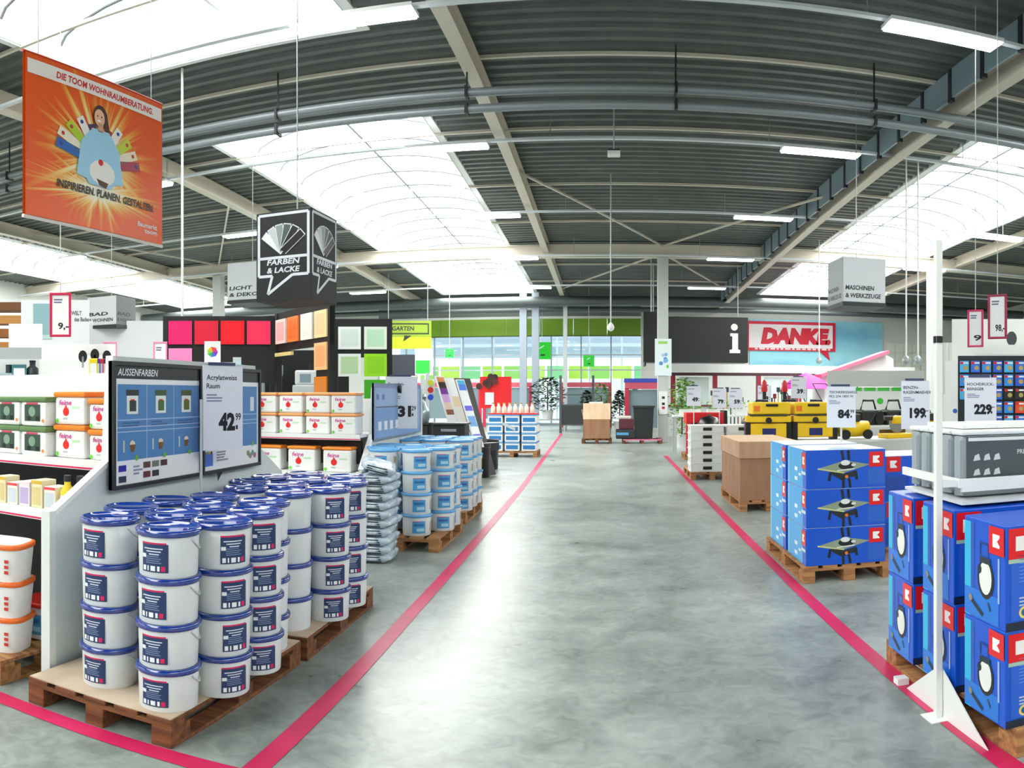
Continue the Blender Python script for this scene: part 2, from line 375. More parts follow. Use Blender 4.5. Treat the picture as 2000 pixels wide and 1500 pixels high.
spawn('palw', pallet(.82, 1.24, WOODD, True), 'wooden_pallet', 'dark wooden pallet carrying the nearest navy-lidded buckets', 'pallet', (-2.045, 3.09, 0), R(-1), 'pallets under the navy-lidded buckets')
spawn('palw', None, 'wooden_pallet', 'dark wooden pallet carrying the farther block of navy-lidded buckets', 'pallet', (-2.03, 4.37, 0), R(1), 'pallets under the navy-lidded buckets')
LAY = [[(-2.14, 2.69, -35), (-1.765, 2.62, -28)], [(-2.25, 3.0, 90), (-1.955, 2.94, 10), (-1.655, 2.885, 26)], [(-2.25, 3.33, 80), (-1.95, 3.27, 60), (-1.655, 3.215, 22)], [(-2.11, 3.6, 100), (-1.765, 3.53, 200)]]
LAY2 = [[(-2.13, 4.01, 60), (-1.8, 3.93, 190)], [(-2.26, 4.31, 0), (-1.96, 4.25, 90), (-1.66, 4.2, 20)], [(-2.26, 4.63, 0), (-1.96, 4.57, 90), (-1.66, 4.53, 16)], [(-2.12, 4.9, 60), (-1.78, 4.84, 100)]]
for P, lay in (('nearest', LAY), ('farther', LAY2)):
    for r, row in enumerate(lay):
        for c, (x, y, a) in enumerate(row):
            side = ('shelf-side', 'aisle-side')[c] if len(row) == 2 else ('shelf-side', 'middle', 'aisle-side')[c]
            base = math.degrees(face((x, y)))
            for t in range(4):
                spawn('navy', bucket(NAVYLID, 'navy'), 'paint_bucket', '%s navy-lidded white paint bucket, %s stack of the %s row, %s pallet' % (TIER[t].capitalize(), side, ROWN[r], P), 'paint bucket',
                      (x, y, .149+.2075*t), R(base+a+rnd.uniform(-4, 4)), 'navy-lidded paint buckets')
# ------------------------------------------------------------------ light-blue buckets on two pallets farther along
spawn('pals', pallet(.82, 1.2, WOOD), 'wooden_pallet', 'wooden pallet under the nearer light-blue-lidded buckets, beside the white sacks', 'pallet', (-2.0, 7.5, 0), 0, 'pallets under the light-blue buckets')
spawn('pals', None, 'wooden_pallet', 'wooden pallet under the farther light-blue-lidded buckets', 'pallet', (-2.05, 9.12, 0), 0, 'pallets under the light-blue buckets')
for P, lay in (('nearer', [[-2.2, -1.86], [-2.33, -2.01, -1.69], [-2.33, -2.01, -1.69]]), ('farther', [[-2.38, -2.06, -1.74]]*3)):
    for r, row in enumerate(lay):
        for c, x in enumerate(row):
            side = ('shelf-side', 'aisle-side')[c] if len(row) == 2 else ('shelf-side', 'middle', 'aisle-side')[c]
            y = (7.1 if P == 'nearer' else 8.75)+.33*r
            for t in range(4):
                spawn('sky', bucket(SKYLID, 'sky', .147, .215), 'paint_bucket', '%s light-blue-lidded bucket, %s stack of the %s row, %s light-blue pallet' % (TIER[t].capitalize(), side, ('front', 'middle', 'back')[r], P), 'paint bucket',
                      (x, y, .144+.215*t), R(math.degrees(face((x, y)))+(-16 if c < len(row)-1 else 14)+rnd.uniform(-4, 4)), 'light-blue-lidded paint buckets')
# far pallet of square-looking tubs
spawn('palf', pallet(1.25, .95, WOOD), 'wooden_pallet', 'wooden pallet under the far white tubs at the aisle line', 'pallet', (-2.3, 18.4, 0), 0)
def tub(o):
    MB().box(-.185, .185, -.185, .185, 0, .2, WHITE).build('body', o, .02)
    MB().box(-.195, .195, -.195, .195, .195, .225, LBLUE).build('lid', o, .01)
    MB().rect(-.15, .15, .05, .15, -.187, m('2f7fc0', .4)).build('label', o)
for r in range(2):
    for c in range(3):
        for t in range(4):
            spawn('tub', tub, 'paint_tub', '%s white blue-labelled tub, %s stack, %s row of the far pallet' % (TIER[t].capitalize(), ('inner', 'middle', 'aisle-side')[c], ('front', 'rear')[r]), 'paint tub', (-2.72+.42*c, 18.18+.44*r, .144+.226*t), 0, 'white tubs on the far pallet')
# ------------------------------------------------------------------ plaster sacks
def sack(o):
    b = MB(); n, k = 20, 9; vs = []
    for j in range(k):
        v = -1+2*j/(k-1)
        for i in range(n):
            a = 2*math.pi*i/n; e = .38; c, s_ = math.cos(a), math.sin(a)
            rr = (1-abs(v)**2.6)**.5 if abs(v) < 1 else 0.05
            x = .16*rr**.35*abs(c)**e*(1 if c > 0 else -1); y = .25*rr**.3*abs(s_)**e*(1 if s_ > 0 else -1)
            vs.append((x*(1+.05*math.sin(5*a+j)), y, .043+.042*v+.006*math.sin(3*a+2*j)))
    b.add(vs, [(j*n+i, j*n+(i+1) % n, (j+1)*n+(i+1) % n, (j+1)*n+i) for j in range(k-1) for i in range(n)]+[tuple(range(n-1, -1, -1)), tuple(range((k-1)*n, k*n))], FOIL, True)
    b.build('sack_body', o)
    b = MB(); b.lines(-.11, .11, .066, 3, .02, .011, -.247, m('343a40', .5), 5); b.build('printed_end', o)
ORD = ['lowest', 'second', 'third', 'fourth', 'fifth', 'sixth', 'seventh', 'eighth', 'ninth', 'tenth', 'topmost']
for k in range(11):
    o = spawn('sack', sack, 'plaster_sack', '%s silvery white plaster sack of the stack before the light-blue buckets' % ORD[k].capitalize(), 'sack', (-2.08+rnd.uniform(-.015, .015), 6.55+rnd.uniform(-.02, .02), .0+.0815*k), R(rnd.uniform(-6, 6) if k < 10 else 24), 'plaster sacks in one stack')
    if k == 10: o.rotation_euler = (R(4), R(14), R(18)); o.location.z += .03
# ================================================================== LEFT SHELVES
SHELFW = m('eceeed', .4)
def shelf_unit(x0, x1, yf, levels, zt, depth, name, label, loc_y, rail=MAG, side=True):
    """gondola facing the camera: levels = [(z, front y)], back panel at loc_y"""
    o = thing(name, label, 'shelf', ((x0+x1)/2, loc_y, 0)); cx = (x0+x1)/2
    MB().box(x0-cx, x1-cx, 0, .04, 0, zt, SHELFW).build('back_panel', o)
    for z, y in levels:
        s_ = MB().box(x0-cx, x1-cx, y-loc_y+.02, -.002, z-.03, z, SHELFW).build('shelf_board', o)
        MB().box(x0-cx, x1-cx, y-loc_y, y-loc_y+.02, z-.055, z+.005, SHELFW).build('price_rail', s_)
        if rail: MB().box(x0-cx, x1-cx, y-loc_y-.002, y-loc_y, z-.05, z-.04, rail).build('price_strip', s_)
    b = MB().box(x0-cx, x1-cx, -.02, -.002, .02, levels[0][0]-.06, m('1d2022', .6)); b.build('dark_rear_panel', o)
    return o
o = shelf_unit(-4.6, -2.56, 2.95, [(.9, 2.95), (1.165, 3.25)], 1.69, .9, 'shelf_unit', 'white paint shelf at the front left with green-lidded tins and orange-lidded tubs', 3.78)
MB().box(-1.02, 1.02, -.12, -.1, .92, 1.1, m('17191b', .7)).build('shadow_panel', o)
def end_panel(o):                                  # local x = world y - 2.66 (turned 90 deg), faces the aisle
    MB().prism([(0, 0), (2.66, 0), (2.66, .95), (2.63, .95), (2.24, 1.17), (2.2, 1.76), (.5, 1.76), (.46, 1.17), (.03, .95), (0, .95)], 0, .03, m('d5dfe0', .4)).build('panel', o)
    b = MB().box(-.02, .03, -.02, .04, 0, .97, OFF); b.build('post', o, .004)
    e = MB(); e.T = Matrix()
    for a, c in (((.03, .955), (.46, 1.18)), ((.46, 1.18), (.5, 1.76))): e.beam((a[0], .01, a[1]), (c[0], .01, c[1]), .05, .025, WHITE)
    e.build('edge_trim', o)
tagp = spawn('endp', end_panel, 'end_panel', 'white side panel with slanted edge behind the nearest navy-lidded buckets', 'side panel', (-2.5, 2.66, 0), R(90))
def colourboard(o):                                # 1.82 x .69, framed; origin at lower left
    w, h = 1.82, .7; FR = m('20252b', .4); BL = m('4d86c2', .5); BD = m('4a7fb8', .5)
    MB().box(0, w, 0, .02, 0, h, m('f4f6f8', .45)).build('board', o)
    for x0, x1 in ((0, .955), (.965, w)): MB().frame(x0, x1, 0, h, .022, -.014, .024, FR).build('frame', o)
    b = MB()
    for x0, x1 in ((.022, .933), (.987, w-.022)): b.rect(x0, x1, h-.095, h-.022, -.002, FR)
    b.text('AUSSENFARBEN', .055, .05, h-.077, -.003, m('f2f4f6', .5), 0, .012, .2)
    for x0, x1 in ((.05, .93), (.99, w-.05)): b.rect(x0, x1, .155, h-.125, -.002, BL)
    for x in (.33, .62): b.rect(x, x+.006, .155, h-.125, -.003, m('a9c6e4', .5))
    for z in (.31, .335, .375): b.rect(.05, w-.05, z, z+.006, -.003, m('a9c6e4', .5))
    for k in range(3):
        x = .19+.29*k; g1 = ('22332b', '3f6a2e', '5a6a1e')[k]
        b.rect(x-.055, x+.055, .41, .515, -.003, m('eef2ee', .5)); b.rect(x-.06, x+.06, .512, .545, -.004, m(('1c2a26', '3b5a2c', '465520')[k], .5)); b.rect(x-.03, x+.035, .425, .485, -.004, m(g1, .5)); b.rect(x-.02, x+.02, .485, .492, -.004, RED)
        b.disc(x+.0, .235, .028, -.003, m('e9dcc6', .5)); b.flat([(x-.03, .24), (x+.03, .24), (x+.015, .2), (x-.015, .2)], -.004, m('7a5526', .5)); b.rect(x-.09, x-.075, .2, .265, -.003, m('c8d6c8', .5))
        b.lines(x-.1, x+.08, .365, 2, .016, .008, -.004, m('365f94', .5), k)
        b.disc(x+.04, .163, .016, -.004, m('78bb30', .5))
    b.rect(1.66, 1.72, .4, .5, -.003, m('dfe7e9', .5)); b.disc(1.7, .163, .016, -.004, m('78bb30', .5))
    for i, (x, z, hx) in enumerate(((.09, .11, '1418a8'), (.09, .05, '24304c'), (.33, .115, '5b3a2e'), (.42, .115, '6d7a72'), (.51, .115, '4a2b28'), (.33, .06, '6c2733'), (.42, .06, '26282a'))): b.rect(x-.03, x+.04, z-.015, z+.02, -.003, m(hx, .5))
    b.lines(.2, .29, .12, 3, .02, .01, -.003, m('8b93a6', .5), 8); b.lines(1.16, 1.33, .14, 4, .018, .01, -.003, m('8b93a6', .5), 9)
    b.rect(1.0, 1.11, .05, .13, -.003, m('4b76d8', .5))
    for k, hx in enumerate(('d23a5a', '44aa55', 'f0c040', '222222')): b.rect(1.0+.027*k, 1.02+.027*k, .13, .145, -.003, m(hx, .5))
    for k, hx in enumerate(('7d8a64', 'a08a70', '4ea08a', 'b85a78')): b.disc(1.63+.035*k, .1-.02*(k % 2), .02, -.003, m(hx, .5))
    b.build('printed_sheet', o)
    MB().flat([(1.16, 0), (1.24, 0), (1.17, -.06)], -.006, FR).build('bubble_tip', o)
spawn('cb', colourboard, 'colour_chart_board', 'blue and white paint chart board in a black frame above the nearest navy-lidded buckets', 'chart board', (-2.455, 3.1, 1.03), R(90)).scale = (.955, 1, 1)
p = Vector((-2.33, 3.98, 1.06))
spawn('c42', card(.3, .53, ['Acrylatweiss', 'Raum'], '42', '99', 1.05, polex=-.155), 'price_sign', 'white price card reading 42.99 before the blue paint chart', 'price sign', (-2.3, 4.03, 1.2), R(64))
# goods on the front shelf: tubs with coloured lids
def tubbox(w, d, h, lid, kind):
    def f(o):
        MB().box(-w/2, w/2, -d/2, d/2, 0, h-.03, m('f0f1ef', .4)).build('body', o, .02)
        MB().box(-w/2-.008, w/2+.008, -d/2-.008, d/2+.008, h-.032, h, m(lid, .4)).build('lid', o, .012)
        b = MB(); y = -d/2-.002
        if kind == 'red':
            b.text('feine', h*.22, -w*.12, h*.6, y, m('d3309a', .5), .5, .02, .1, w*.42); b.disc(-w*.1, h*.4, h*.13, y, m('e8201c', .5)); b.flat([(-w*.1-h*.07, h*.48), (-w*.1+h*.07, h*.48), (-w*.1, h*.62)], y-.001, m('e8201c', .5))
            b.rect(w*.1, w*.36, h*.5, h*.56, y, m('b9e2b5', .5)); b.lines(-w*.2, w*.05, h*.22, 1, .02, h*.06, y, m('b9c4cc', .5)); b.disc(-w*.4, h*.12, h*.07, y, m('6fd23e', .5))
        elif kind == 'green':
            b.rect(-w*.32, w*.3, h*.18, h*.74, y, m('2e4a3c', .5)); b.disc(-w*.02, h*.5, h*.17, y-.001, m('7d9a84', .5)); b.rect(-w*.25, w*.2, h*.74, h*.8, y, m('d03a55', .5))
            for x in (-.2, .12): b.rect(w*x, w*(x+.14), h*.2, h*.34, y-.001, BLACK)
            b.disc(w*.4, h*.2, h*.06, y, m('d98a4a', .5))
        b.build('label', o)
    return f
for k, (x, n, kind, lab) in enumerate(((-3.47, 2, 'green', 'at the left picture edge'), (-3.2, 2, 'green', 'beside the orange-lidded tubs'))):
    for t in range(n):
        spawn('tg', tubbox(.235, .2, .185, '5d7f4a', 'green'), 'paint_tub', '%s green-lidded white tub with dark tree label, %s' % (('Lower', 'Upper')[t], lab), 'paint tub', (x, 3.4-.04*k, 1.165+.185*t), R(-4), 'green-lidded tubs on the front shelf')
for k, (x, y, h, lab) in enumerate(((-2.935, 3.4, .2, 'next to the green-lidded tubs'), (-2.665, 3.38, .18, 'beside the chart board edge'))):
    for t in range(2):
        spawn('to%d' % k, tubbox(.25-.04*k, .2, h, 'f2861e', 'red'), 'paint_tub', '%s orange-lidded white tub with red drop, front shelf, %s' % (('Lower', 'Upper')[t], lab), 'paint tub', (x, y, 1.165+h*t), R(-3), 'orange-lidded tubs on the front shelf')
def roundtub(o):
    def ring(k, z): return [(k*.19*abs(math.cos(a))**.55*(1 if math.cos(a) > 0 else -1), k*.13*abs(math.sin(a))**.55*(1 if math.sin(a) > 0 else -1), z) for a in [2*math.pi*i/32 for i in range(32)]]
    def loft(rs, mt):
        n = 32; b = MB(); vs = sum(rs, []); b.add(vs, [(j*n+i, j*n+(i+1) % n, (j+1)*n+(i+1) % n, (j+1)*n+i) for j in range(len(rs)-1) for i in range(n)], mt, True); b.add(rs[-1], [tuple(range(n))], mt); return b
    loft([ring(.9, 0), ring(.98, .16), ring(.98, .18)], m('f2f2f0', .35)).build('body', o)
    loft([ring(1.02, .176), ring(1.04, .184), ring(1.04, .2), ring(.98, .203)], m('f0702a', .35)).build('lid', o)
    loft([ring(.93, .2031), ring(.93, .2045)], m('e9f0ee', .4)).build('lid_top', o)
    b = MB(); y = -.131
    b.text('feine', .05, -.04, .12, y, m('d3307a', .5), .5, .02, .1, .15); b.disc(-.07, .085, .028, y, m('e8201c', .5)); b.rect(.01, .08, .085, .095, y, m('b4dcae', .5))
    for z in (.045, .075, .105): b.rect(.11, .135, z, z+.018, y+.012, m('d0302c', .5))
    b.build('label', o)
spawn('pals2', pallet(1.24, .8, WOOD), 'wooden_pallet', 'wooden pallet under the orange-rimmed round tubs at the left edge', 'pallet', (-3.32, 2.95, 0), R(-2), 'pallets under shelves')
for c in range(3):
    for t in range(3):
        spawn('rt', roundtub, 'paint_tub', '%s orange-rimmed oval tub, %s on the left edge pallet' % (('Lowest', 'Middle', 'Topmost')[t], ('stack beside the white post', 'second stack from the white post', 'third stack from the white post')[c]), 'paint tub', (-2.93-.43*c, 2.71, .144+.203*t), R(16), 'orange-rimmed oval tubs')
spawn('rr', bucket(m('d8322a', .3), 'sky', .14, .22), 'paint_bucket', 'red-lidded bucket behind the orange-rimmed oval tubs', 'paint bucket', (-2.86, 3.05, .144), 0)
def carton(w, d, h, col, bands):
    def f(o):
        MB().box(-w/2, w/2, -d/2, d/2, 0, h, m(col, .5)).build('box', o, .004); b = MB()
        for (z0, z1, x0, x1, hx) in bands: b.rect(-w/2+w*x0, -w/2+w*x1, h*z0, h*z1, -d/2-.001, m(hx, .5))
        b.build('print', o)
    return f
def bottle(o):
    MB().lathe([(.035, 0), (.04, .01), (.04, .11), (.018, .15), (.018, .165)], m('f0cf2a', .35), 16).build('body', o); MB().lathe([(.02, .165), (.022, .168), (.02, .2)], m('23262b', .4), 12).build('cap', o)
    MB().arc(.0405, -.9, .9, .03, .09, m('f5f0d8', .5)).build('label', o)
for k in range(7):
    x = -3.42+.1*k
    spawn('pk%d' % (k % 3), carton(.085, .12, .13+.015*(k % 3), ('ece7d8', 'e3dfe6', 'eadfb8')[k % 3], ((.1, .75, .1, .9, ('c9cfd8', 'b9a8d0', 'd6c58a')[k % 3]), (.86, .98, 0, 1, ('e04a58', 'e8d6d8', 'd8b13a')[k % 3]))), 'carton',
          'small %s carton, %s on the shelf above the oval tubs' % (('cream', 'lilac-grey', 'straw-coloured')[k % 3], ('first from the left', 'second from the left', 'third from the left', 'fourth from the left', 'fifth from the left', 'third from the yellow bottles', 'second from the yellow bottles')[k]), 'carton', (x, 3.06, .9), 0, 'small cartons on the lower front shelf')
for k in range(3): spawn('bo', bottle, 'bottle', 'yellow bottle with black cap, %s on the lower front shelf' % ('next to the cartons', 'middle one of three', 'nearest the white post')[k], 'bottle', (-2.72+.075*k, 3.04+.02*k, .9), 0, 'yellow bottles')
# ---------------- second shelf (orange-lidded tubs facing the camera) with its end panel and chart
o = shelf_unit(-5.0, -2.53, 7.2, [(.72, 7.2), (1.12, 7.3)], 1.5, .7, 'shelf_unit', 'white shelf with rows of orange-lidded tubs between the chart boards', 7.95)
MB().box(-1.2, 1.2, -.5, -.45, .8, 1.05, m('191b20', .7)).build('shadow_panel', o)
b = MB()
rows = [(-4.62, 0), (-4.28, 0), (-4.0, -.05), (-3.68, 0), (-3.36, 0), (-3.04, 0), (-2.72, -.06)]
POSN = ['first from the left', 'second from the left', 'third from the left', 'middle', 'third from the right end', 'second from the right end', 'at the right end']
for k, (x, dy) in enumerate(rows):
    for t in range(2): spawn('to2', tubbox(.28, .25, .225, 'f7a865', 'red'), 'paint_tub', '%s orange-lidded tub on the second shelf top row, %s' % (('Lower', 'Upper')[t], POSN[k]), 'paint tub', (x, 7.5+dy, 1.12+.225*t), 0, 'orange-lidded tubs on the second shelf')
for k in range(5): spawn('to3', tubbox(.32, .28, .27, 'f58a1e', 'red'), 'paint_tub', 'large orange-lidded tub on the second shelf lower row, %s' % ('first from the left', 'second from the left', 'middle', 'second from the right end', 'at the right end')[k], 'paint tub', (-4.42+.41*k, 7.42, .72), 0, 'large orange-lidded tubs low on the second shelf')
def end_panel2(o):
    MB().prism([(0, 0), (2.6, 0), (2.6, 1.62), (.5, 1.62), (.42, 1.1), (.06, .75), (0, .75)], 0, .03, m('dde6e7', .4)).build('panel', o)
    MB().box(-.02, .03, -.02, .04, 0, .75, OFF).build('post', o, .004)
    e = MB()
    for a, c in (((.06, .76), (.42, 1.11)), ((.42, 1.11), (.5, 1.62))): e.beam((a[0], .01, a[1]), (c[0], .01, c[1]), .06, .03, WHITE)
    e.build('edge_trim', o)
spawn('endp2', end_panel2, 'end_panel', 'white side panel with slanted edge behind the light-blue buckets', 'side panel', (-2.475, 7.15, 0), R(90))
def chart2(o):
    MB().box(0, 2.0, 0, .02, 0, .62, m('9db8de', .45)).build('board', o); b = MB()
    b.rect(0, 2, .57, .62, -.002, m('8a93c4', .5)); b.rect(.05, .95, .12, .34, -.002, m('7fa6d6', .5)); b.rect(.05, .95, .35, .365, -.003, m('5a6e86', .5)); b.rect(.05, 1.95, .0, .1, -.002, m('86aede', .5))
    for k in range(2): b.rect(.1+.2*k, .18+.2*k, .44, .5, -.003, m('6d7cc0', .5))
    for k in range(8): b.rect(.15+.22*k, .27+.22*k, .1, .2, -.003, m('f2f5f8', .5))
    b.build('printed_sheet', o); MB().frame(0, 2, 0, .62, .02, -.006, .024, m('7d8fa8', .4)).build('frame', o); MB().lathe([(.05, -.03), (.05, .05)], BLACK, 12, (.95, -.01, .56), 'y').build('clamp', o)
spawn('cb2', chart2, 'colour_chart_board', 'pale blue chart board with a row of white bottles behind the light-blue buckets', 'chart board', (-2.44, 7.5, 1.05), R(90))
spawn('c31', card(.4, .62, ['Fassaden-', 'farbe'], '31', '29', None), 'price_sign', 'white price card reading 31.29 behind the light-blue buckets', 'price sign', (-2.4, 8.45, 1.14), R(35))
# ================================================================== HANGING SIGNS
def sunburst(cx, cz):
    a = bpy.data.materials.new('sunburst_print'); a.use_nodes = True; t = a.node_tree; N = t.nodes; L = t.links; b = N['Principled BSDF']; b.inputs['Roughness'].default_value = .35
    def mth(op, p, q=None, r=None):
        n = N.new('ShaderNodeMath'); n.operation = op
        for i, v in enumerate((p, q, r)):
            if v is None: continue
            if isinstance(v, (int, float)): n.inputs[i].default_value = v
            else: L.new(v, n.inputs[i])
        return n.outputs[0]
    tc = N.new('ShaderNodeTexCoord'); sp = N.new('ShaderNodeSeparateXYZ'); L.new(tc.outputs['Object'], sp.inputs[0])
    def burst(px, pz, ky, rays, rmax):
        dx = mth('SUBTRACT', sp.outputs[0], px); dz = mth('MULTIPLY', mth('SUBTRACT', sp.outputs[2], pz), ky)
        r = mth('SQRT', mth('ADD', mth('MULTIPLY', dx, dx), mth('MULTIPLY', dz, dz))); an = mth('ARCTAN2', dz, dx)
        nz = N.new('ShaderNodeTexNoise'); nz.noise_dimensions = '1D'; nz.inputs['Scale'].default_value = rays; nz.inputs['Detail'].default_value = 3; L.new(an, nz.inputs['W'])
        k = mth('MULTIPLY_ADD', nz.outputs['Fac'], 1.1, -.1)
        return mth('SUBTRACT', 1.0, mth('DIVIDE', r, mth('MULTIPLY', k, rmax)))
    f = mth('MAXIMUM', burst(cx, cz, 1.0, 7, 1.25), burst(cx, -1.04, 3.2, 7, 1.5)); f = mth('MAXIMUM', f, 0.0)
    rp = N.new('ShaderNodeValToRGB'); e = rp.color_ramp.elements; e[0].position = 0; e[0].color = lin('ec5a10'); e[1].position = .75; e[1].color = lin('fffbe6')
    for p, hx in ((.22, 'f08a26'), (.48, 'f9cf72')): x = e.new(p); x.color = lin(hx)
    L.new(f, rp.inputs[0]); L.new(rp.outputs[0], b.inputs['Base Color']); return a
def banner(o):                                     # 1.62 wide, 1.38 high, faces the aisle; origin top left
    w, h = 1.62, 1.38; OR = m('ef6213', .35); y = -.004
    n = 14; b = MB()
    vs = [(w*i/n, .012*math.sin(i*.9)*(1 if 0 < i < n else 0), -h*j) for j in (0, 1) for i in range(n+1)]
    b.add(vs, [(i, i+1, n+2+i, n+1+i) for i in range(n)], OR, True); 
    b.add([(v[0], v[1]+.004, v[2]) for v in vs], [(n+1+i, n+2+i, i+1, i) for i in range(n)], m('d9571c', .5), True); b.build('fabric', o)
    MB().cyl((0, 0, .0), .014, w, m('c9301a', .35), 10, 'x').build('top_batten', o); MB().cyl((0, 0, -h), .014, w, m('e0d6d0', .35), 10, 'x').build('bottom_batten', o)
    y = -.017; b = MB(); cx, cz = .8, -.74
    b.add([(.012, y+.0035, -h+.012), (w-.012, y+.0035, -h+.012), (w-.012, y+.0035, -.012), (.012, y+.0035, -.012)], [(0, 1, 2, 3)], sunburst(cx, cz))
    b.build('sunburst_print', o)
    b = MB(); b.rect(.03, w-.03, -.19, -.06, y, m('f3ece6', .4)); b.text('DIE TOOM WOHNRAUMBERATUNG.', .085, .32, -.155, y-.001, m('d5281f', .4), 0, .03, .15, 1.15)
    b.text('INSPIRIEREN. PLANEN. GESTALTEN.', .09, .32, -1.09, y-.004, m('1c1a18', .4), 0, .03, .15, 1.16); b.text('Baumarkt', .06, 1.53, -1.25, y, WHITE, 1, .02, 0, .26); b.text('toom', .06, 1.53, -1.3, y, WHITE, 1, .02, 0, .17)
    b.build('lettering', o)
    b = MB(); y -= .006
    for a, L, hx in ((118, .5, 'f4efe6'), (136, .5, 'b6cf28'), (152, .52, 'f2ead2'), (166, .5, '2b67b8'), (62, .5, 'f4efe6'), (44, .5, 'c4d63a'), (28, .5, 'efe6cc'), (14, .5, 'b13a52'), (104, .42, '3b2a58'), (76, .42, 'c22a2a')):
        t = R(a); b.bar(cx+.16*math.cos(t), cz-.08+.16*math.sin(t), cx+L*math.cos(t), cz-.08+L*.86*math.sin(t), .085, y, m(hx, .4)); b.disc(cx+(L-.05)*math.cos(t), cz-.08+(L-.05)*.86*math.sin(t), .018, y-.001, m(('c8372f', '2f6b3a', '1f3f86', '5b2b6b')[a % 4], .4))
    b.disc(cx, cz+.36, .085, y-.002, m('4a2418', .4), .11); b.disc(cx-.012, cz+.35, .06, y-.003, m('eeb896', .4), .08); b.rect(cx-.028, cx+.03, cz+.22, cz+.3, y-.003, m('e3a886', .4)); b.disc(cx-.02, cz+.32, .022, y-.004, m('ffffff', .4), .01); b.bar(cx+.06, cz+.36, cx+.09, cz+.2, .05, y-.0025, m('4a2418', .4))
    for e in (-.035, .012): b.disc(cx+e, cz+.362, .008, y-.004, m('2a1a14', .4))
    b.flat([(cx-.09, cz+.24), (cx+.1, cz+.24), (cx+.22, cz+.1), (cx+.27, cz-.2), (cx+.16, cz-.22), (cx+.13, cz-.26), (cx-.13, cz-.26), (cx-.16, cz-.22), (cx-.27, cz-.2), (cx-.22, cz+.1)], y-.003, m('9fd2ee', .4))
    b.disc(cx+.02, cz-.14, .15, y-.004, m('f2efe8', .4), .11); b.flat([(cx-.05, cz-.2), (cx+.09, cz-.22), (cx+.06, cz-.27), (cx-.02, cz-.25)], y-.005, m('5a3424', .4)); b.disc(cx, cz-.05, .028, y-.005, RED)
    b.build('portrait_print', o)
    for x in (.15, w-.15): MB().cyl((x, 0, 0), .004, 3.2, STEEL, 6).build('hanging_wire', o)
spawn('ban', banner, 'fabric_banner', 'orange fabric banner with woman in pale blue sweater and colour fans, hanging at left', 'banner', (-3.82, 3.78, 4.26), R(86))
def darkcube(o):
    s_ = .6; hh = .9; DK = m('12161a', .6); LN = m('d9dfe6', .4)
    MB().box(-s_/2, s_/2, -s_/2, s_/2, 0, hh, DK).build('body', o, .004)
    for k in range(4):
        b = MB(); b.T = Matrix.Rotation(k*math.pi/2, 4, 'Z'); y = -s_/2-.002; a = s_/2-.03
        for p in (((-a, .25), (-a, hh-.03)), ((-a, hh-.03), (a, hh-.03)), ((a, hh-.03), (a, .25)), ((-a, .25), (-.12, .25)), ((.1, .25), (a, .25)), ((-.12, .25), (-.17, .07)), ((-.17, .07), (.1, .25)), ((-a, .43), (a, .43))): b.bar(p[0][0], p[0][1], p[1][0], p[1][1], .028, y, LN)
        for i, hx in enumerate(('e6ebee', 'c3cccf', '8a9a98', '4b5a58', '14181a', '0e1112')):
            t = R(140-20*i); c0, c1 = Vector((.0, .49)), Vector((.28*math.cos(t), .49+.28*math.sin(t))); b.bar(c0.x, c0.y, c1.x, c1.y, .085, y-.001-.0004*i, LN); b.bar(c0.x, c0.y, c1.x*.97, .49+(c1.y-.49)*.96, .072, y-.0013-.0004*i, m(hx, .4))
        b.text('FARBEN', .075, 0, .36, y, LN, .5, .03, .15, .36); b.text('& LACKE', .075, 0, .28, y, LN, .5, .03, .15, .36)
        b.build('printed_face', o)
    MB().cyl((0, 0, hh), .008, 3.7, STEEL, 6).build('hanging_wire', o)
p = at(577, 590, 7.4); spawn('dc', darkcube, 'cube_sign', 'black hanging cube sign with colour fan in white speech bubble frame', 'cube sign', (-3.0, 6.75, 2.46), R(-3))
def greycube(t1, t2, front, sidec, wire, hh=.74):
    def f(o):
        s_ = .74
        MB().box(-s_/2, s_/2, -s_/2, s_/2, 0, hh, m(front, .45)).build('body', o, .004); MB().box(-s_/2-.01, s_/2+.01, -s_/2-.01, s_/2+.01, -.07, -.002, m('2a2f31', .5)).build('base_rim', o)
        for k in range(4):
            b = MB(); b.T = Matrix.Rotation(k*math.pi/2, 4, 'Z'); y = -s_/2-.002
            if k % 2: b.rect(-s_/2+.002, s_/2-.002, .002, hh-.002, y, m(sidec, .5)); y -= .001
            b.text(t1, .1, -.33, .2, y, m('23292d', .5), 0, .03, .1, .5); b.text(t2, .1, -.33, .07, y, m('23292d', .5), 0, .03, .1, .62); b.build('printed_face', o)
        MB().cyl((0, 0, hh), .008, wire, STEEL, 6).build('hanging_wire', o)
    return f
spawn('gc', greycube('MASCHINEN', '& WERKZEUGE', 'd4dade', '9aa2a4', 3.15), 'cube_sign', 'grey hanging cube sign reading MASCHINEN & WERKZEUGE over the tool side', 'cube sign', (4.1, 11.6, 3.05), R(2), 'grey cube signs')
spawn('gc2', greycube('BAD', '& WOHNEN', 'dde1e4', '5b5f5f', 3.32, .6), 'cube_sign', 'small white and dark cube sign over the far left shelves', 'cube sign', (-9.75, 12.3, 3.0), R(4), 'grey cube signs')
spawn('gc3', greycube('LICHT', '& DEKO', 'c9cfd2', '6d7476', 2.76), 'cube_sign', 'pale cube sign half hidden behind the black cube sign', 'cube sign', (-6.75, 13.0, 3.4), R(2), 'grey cube signs')
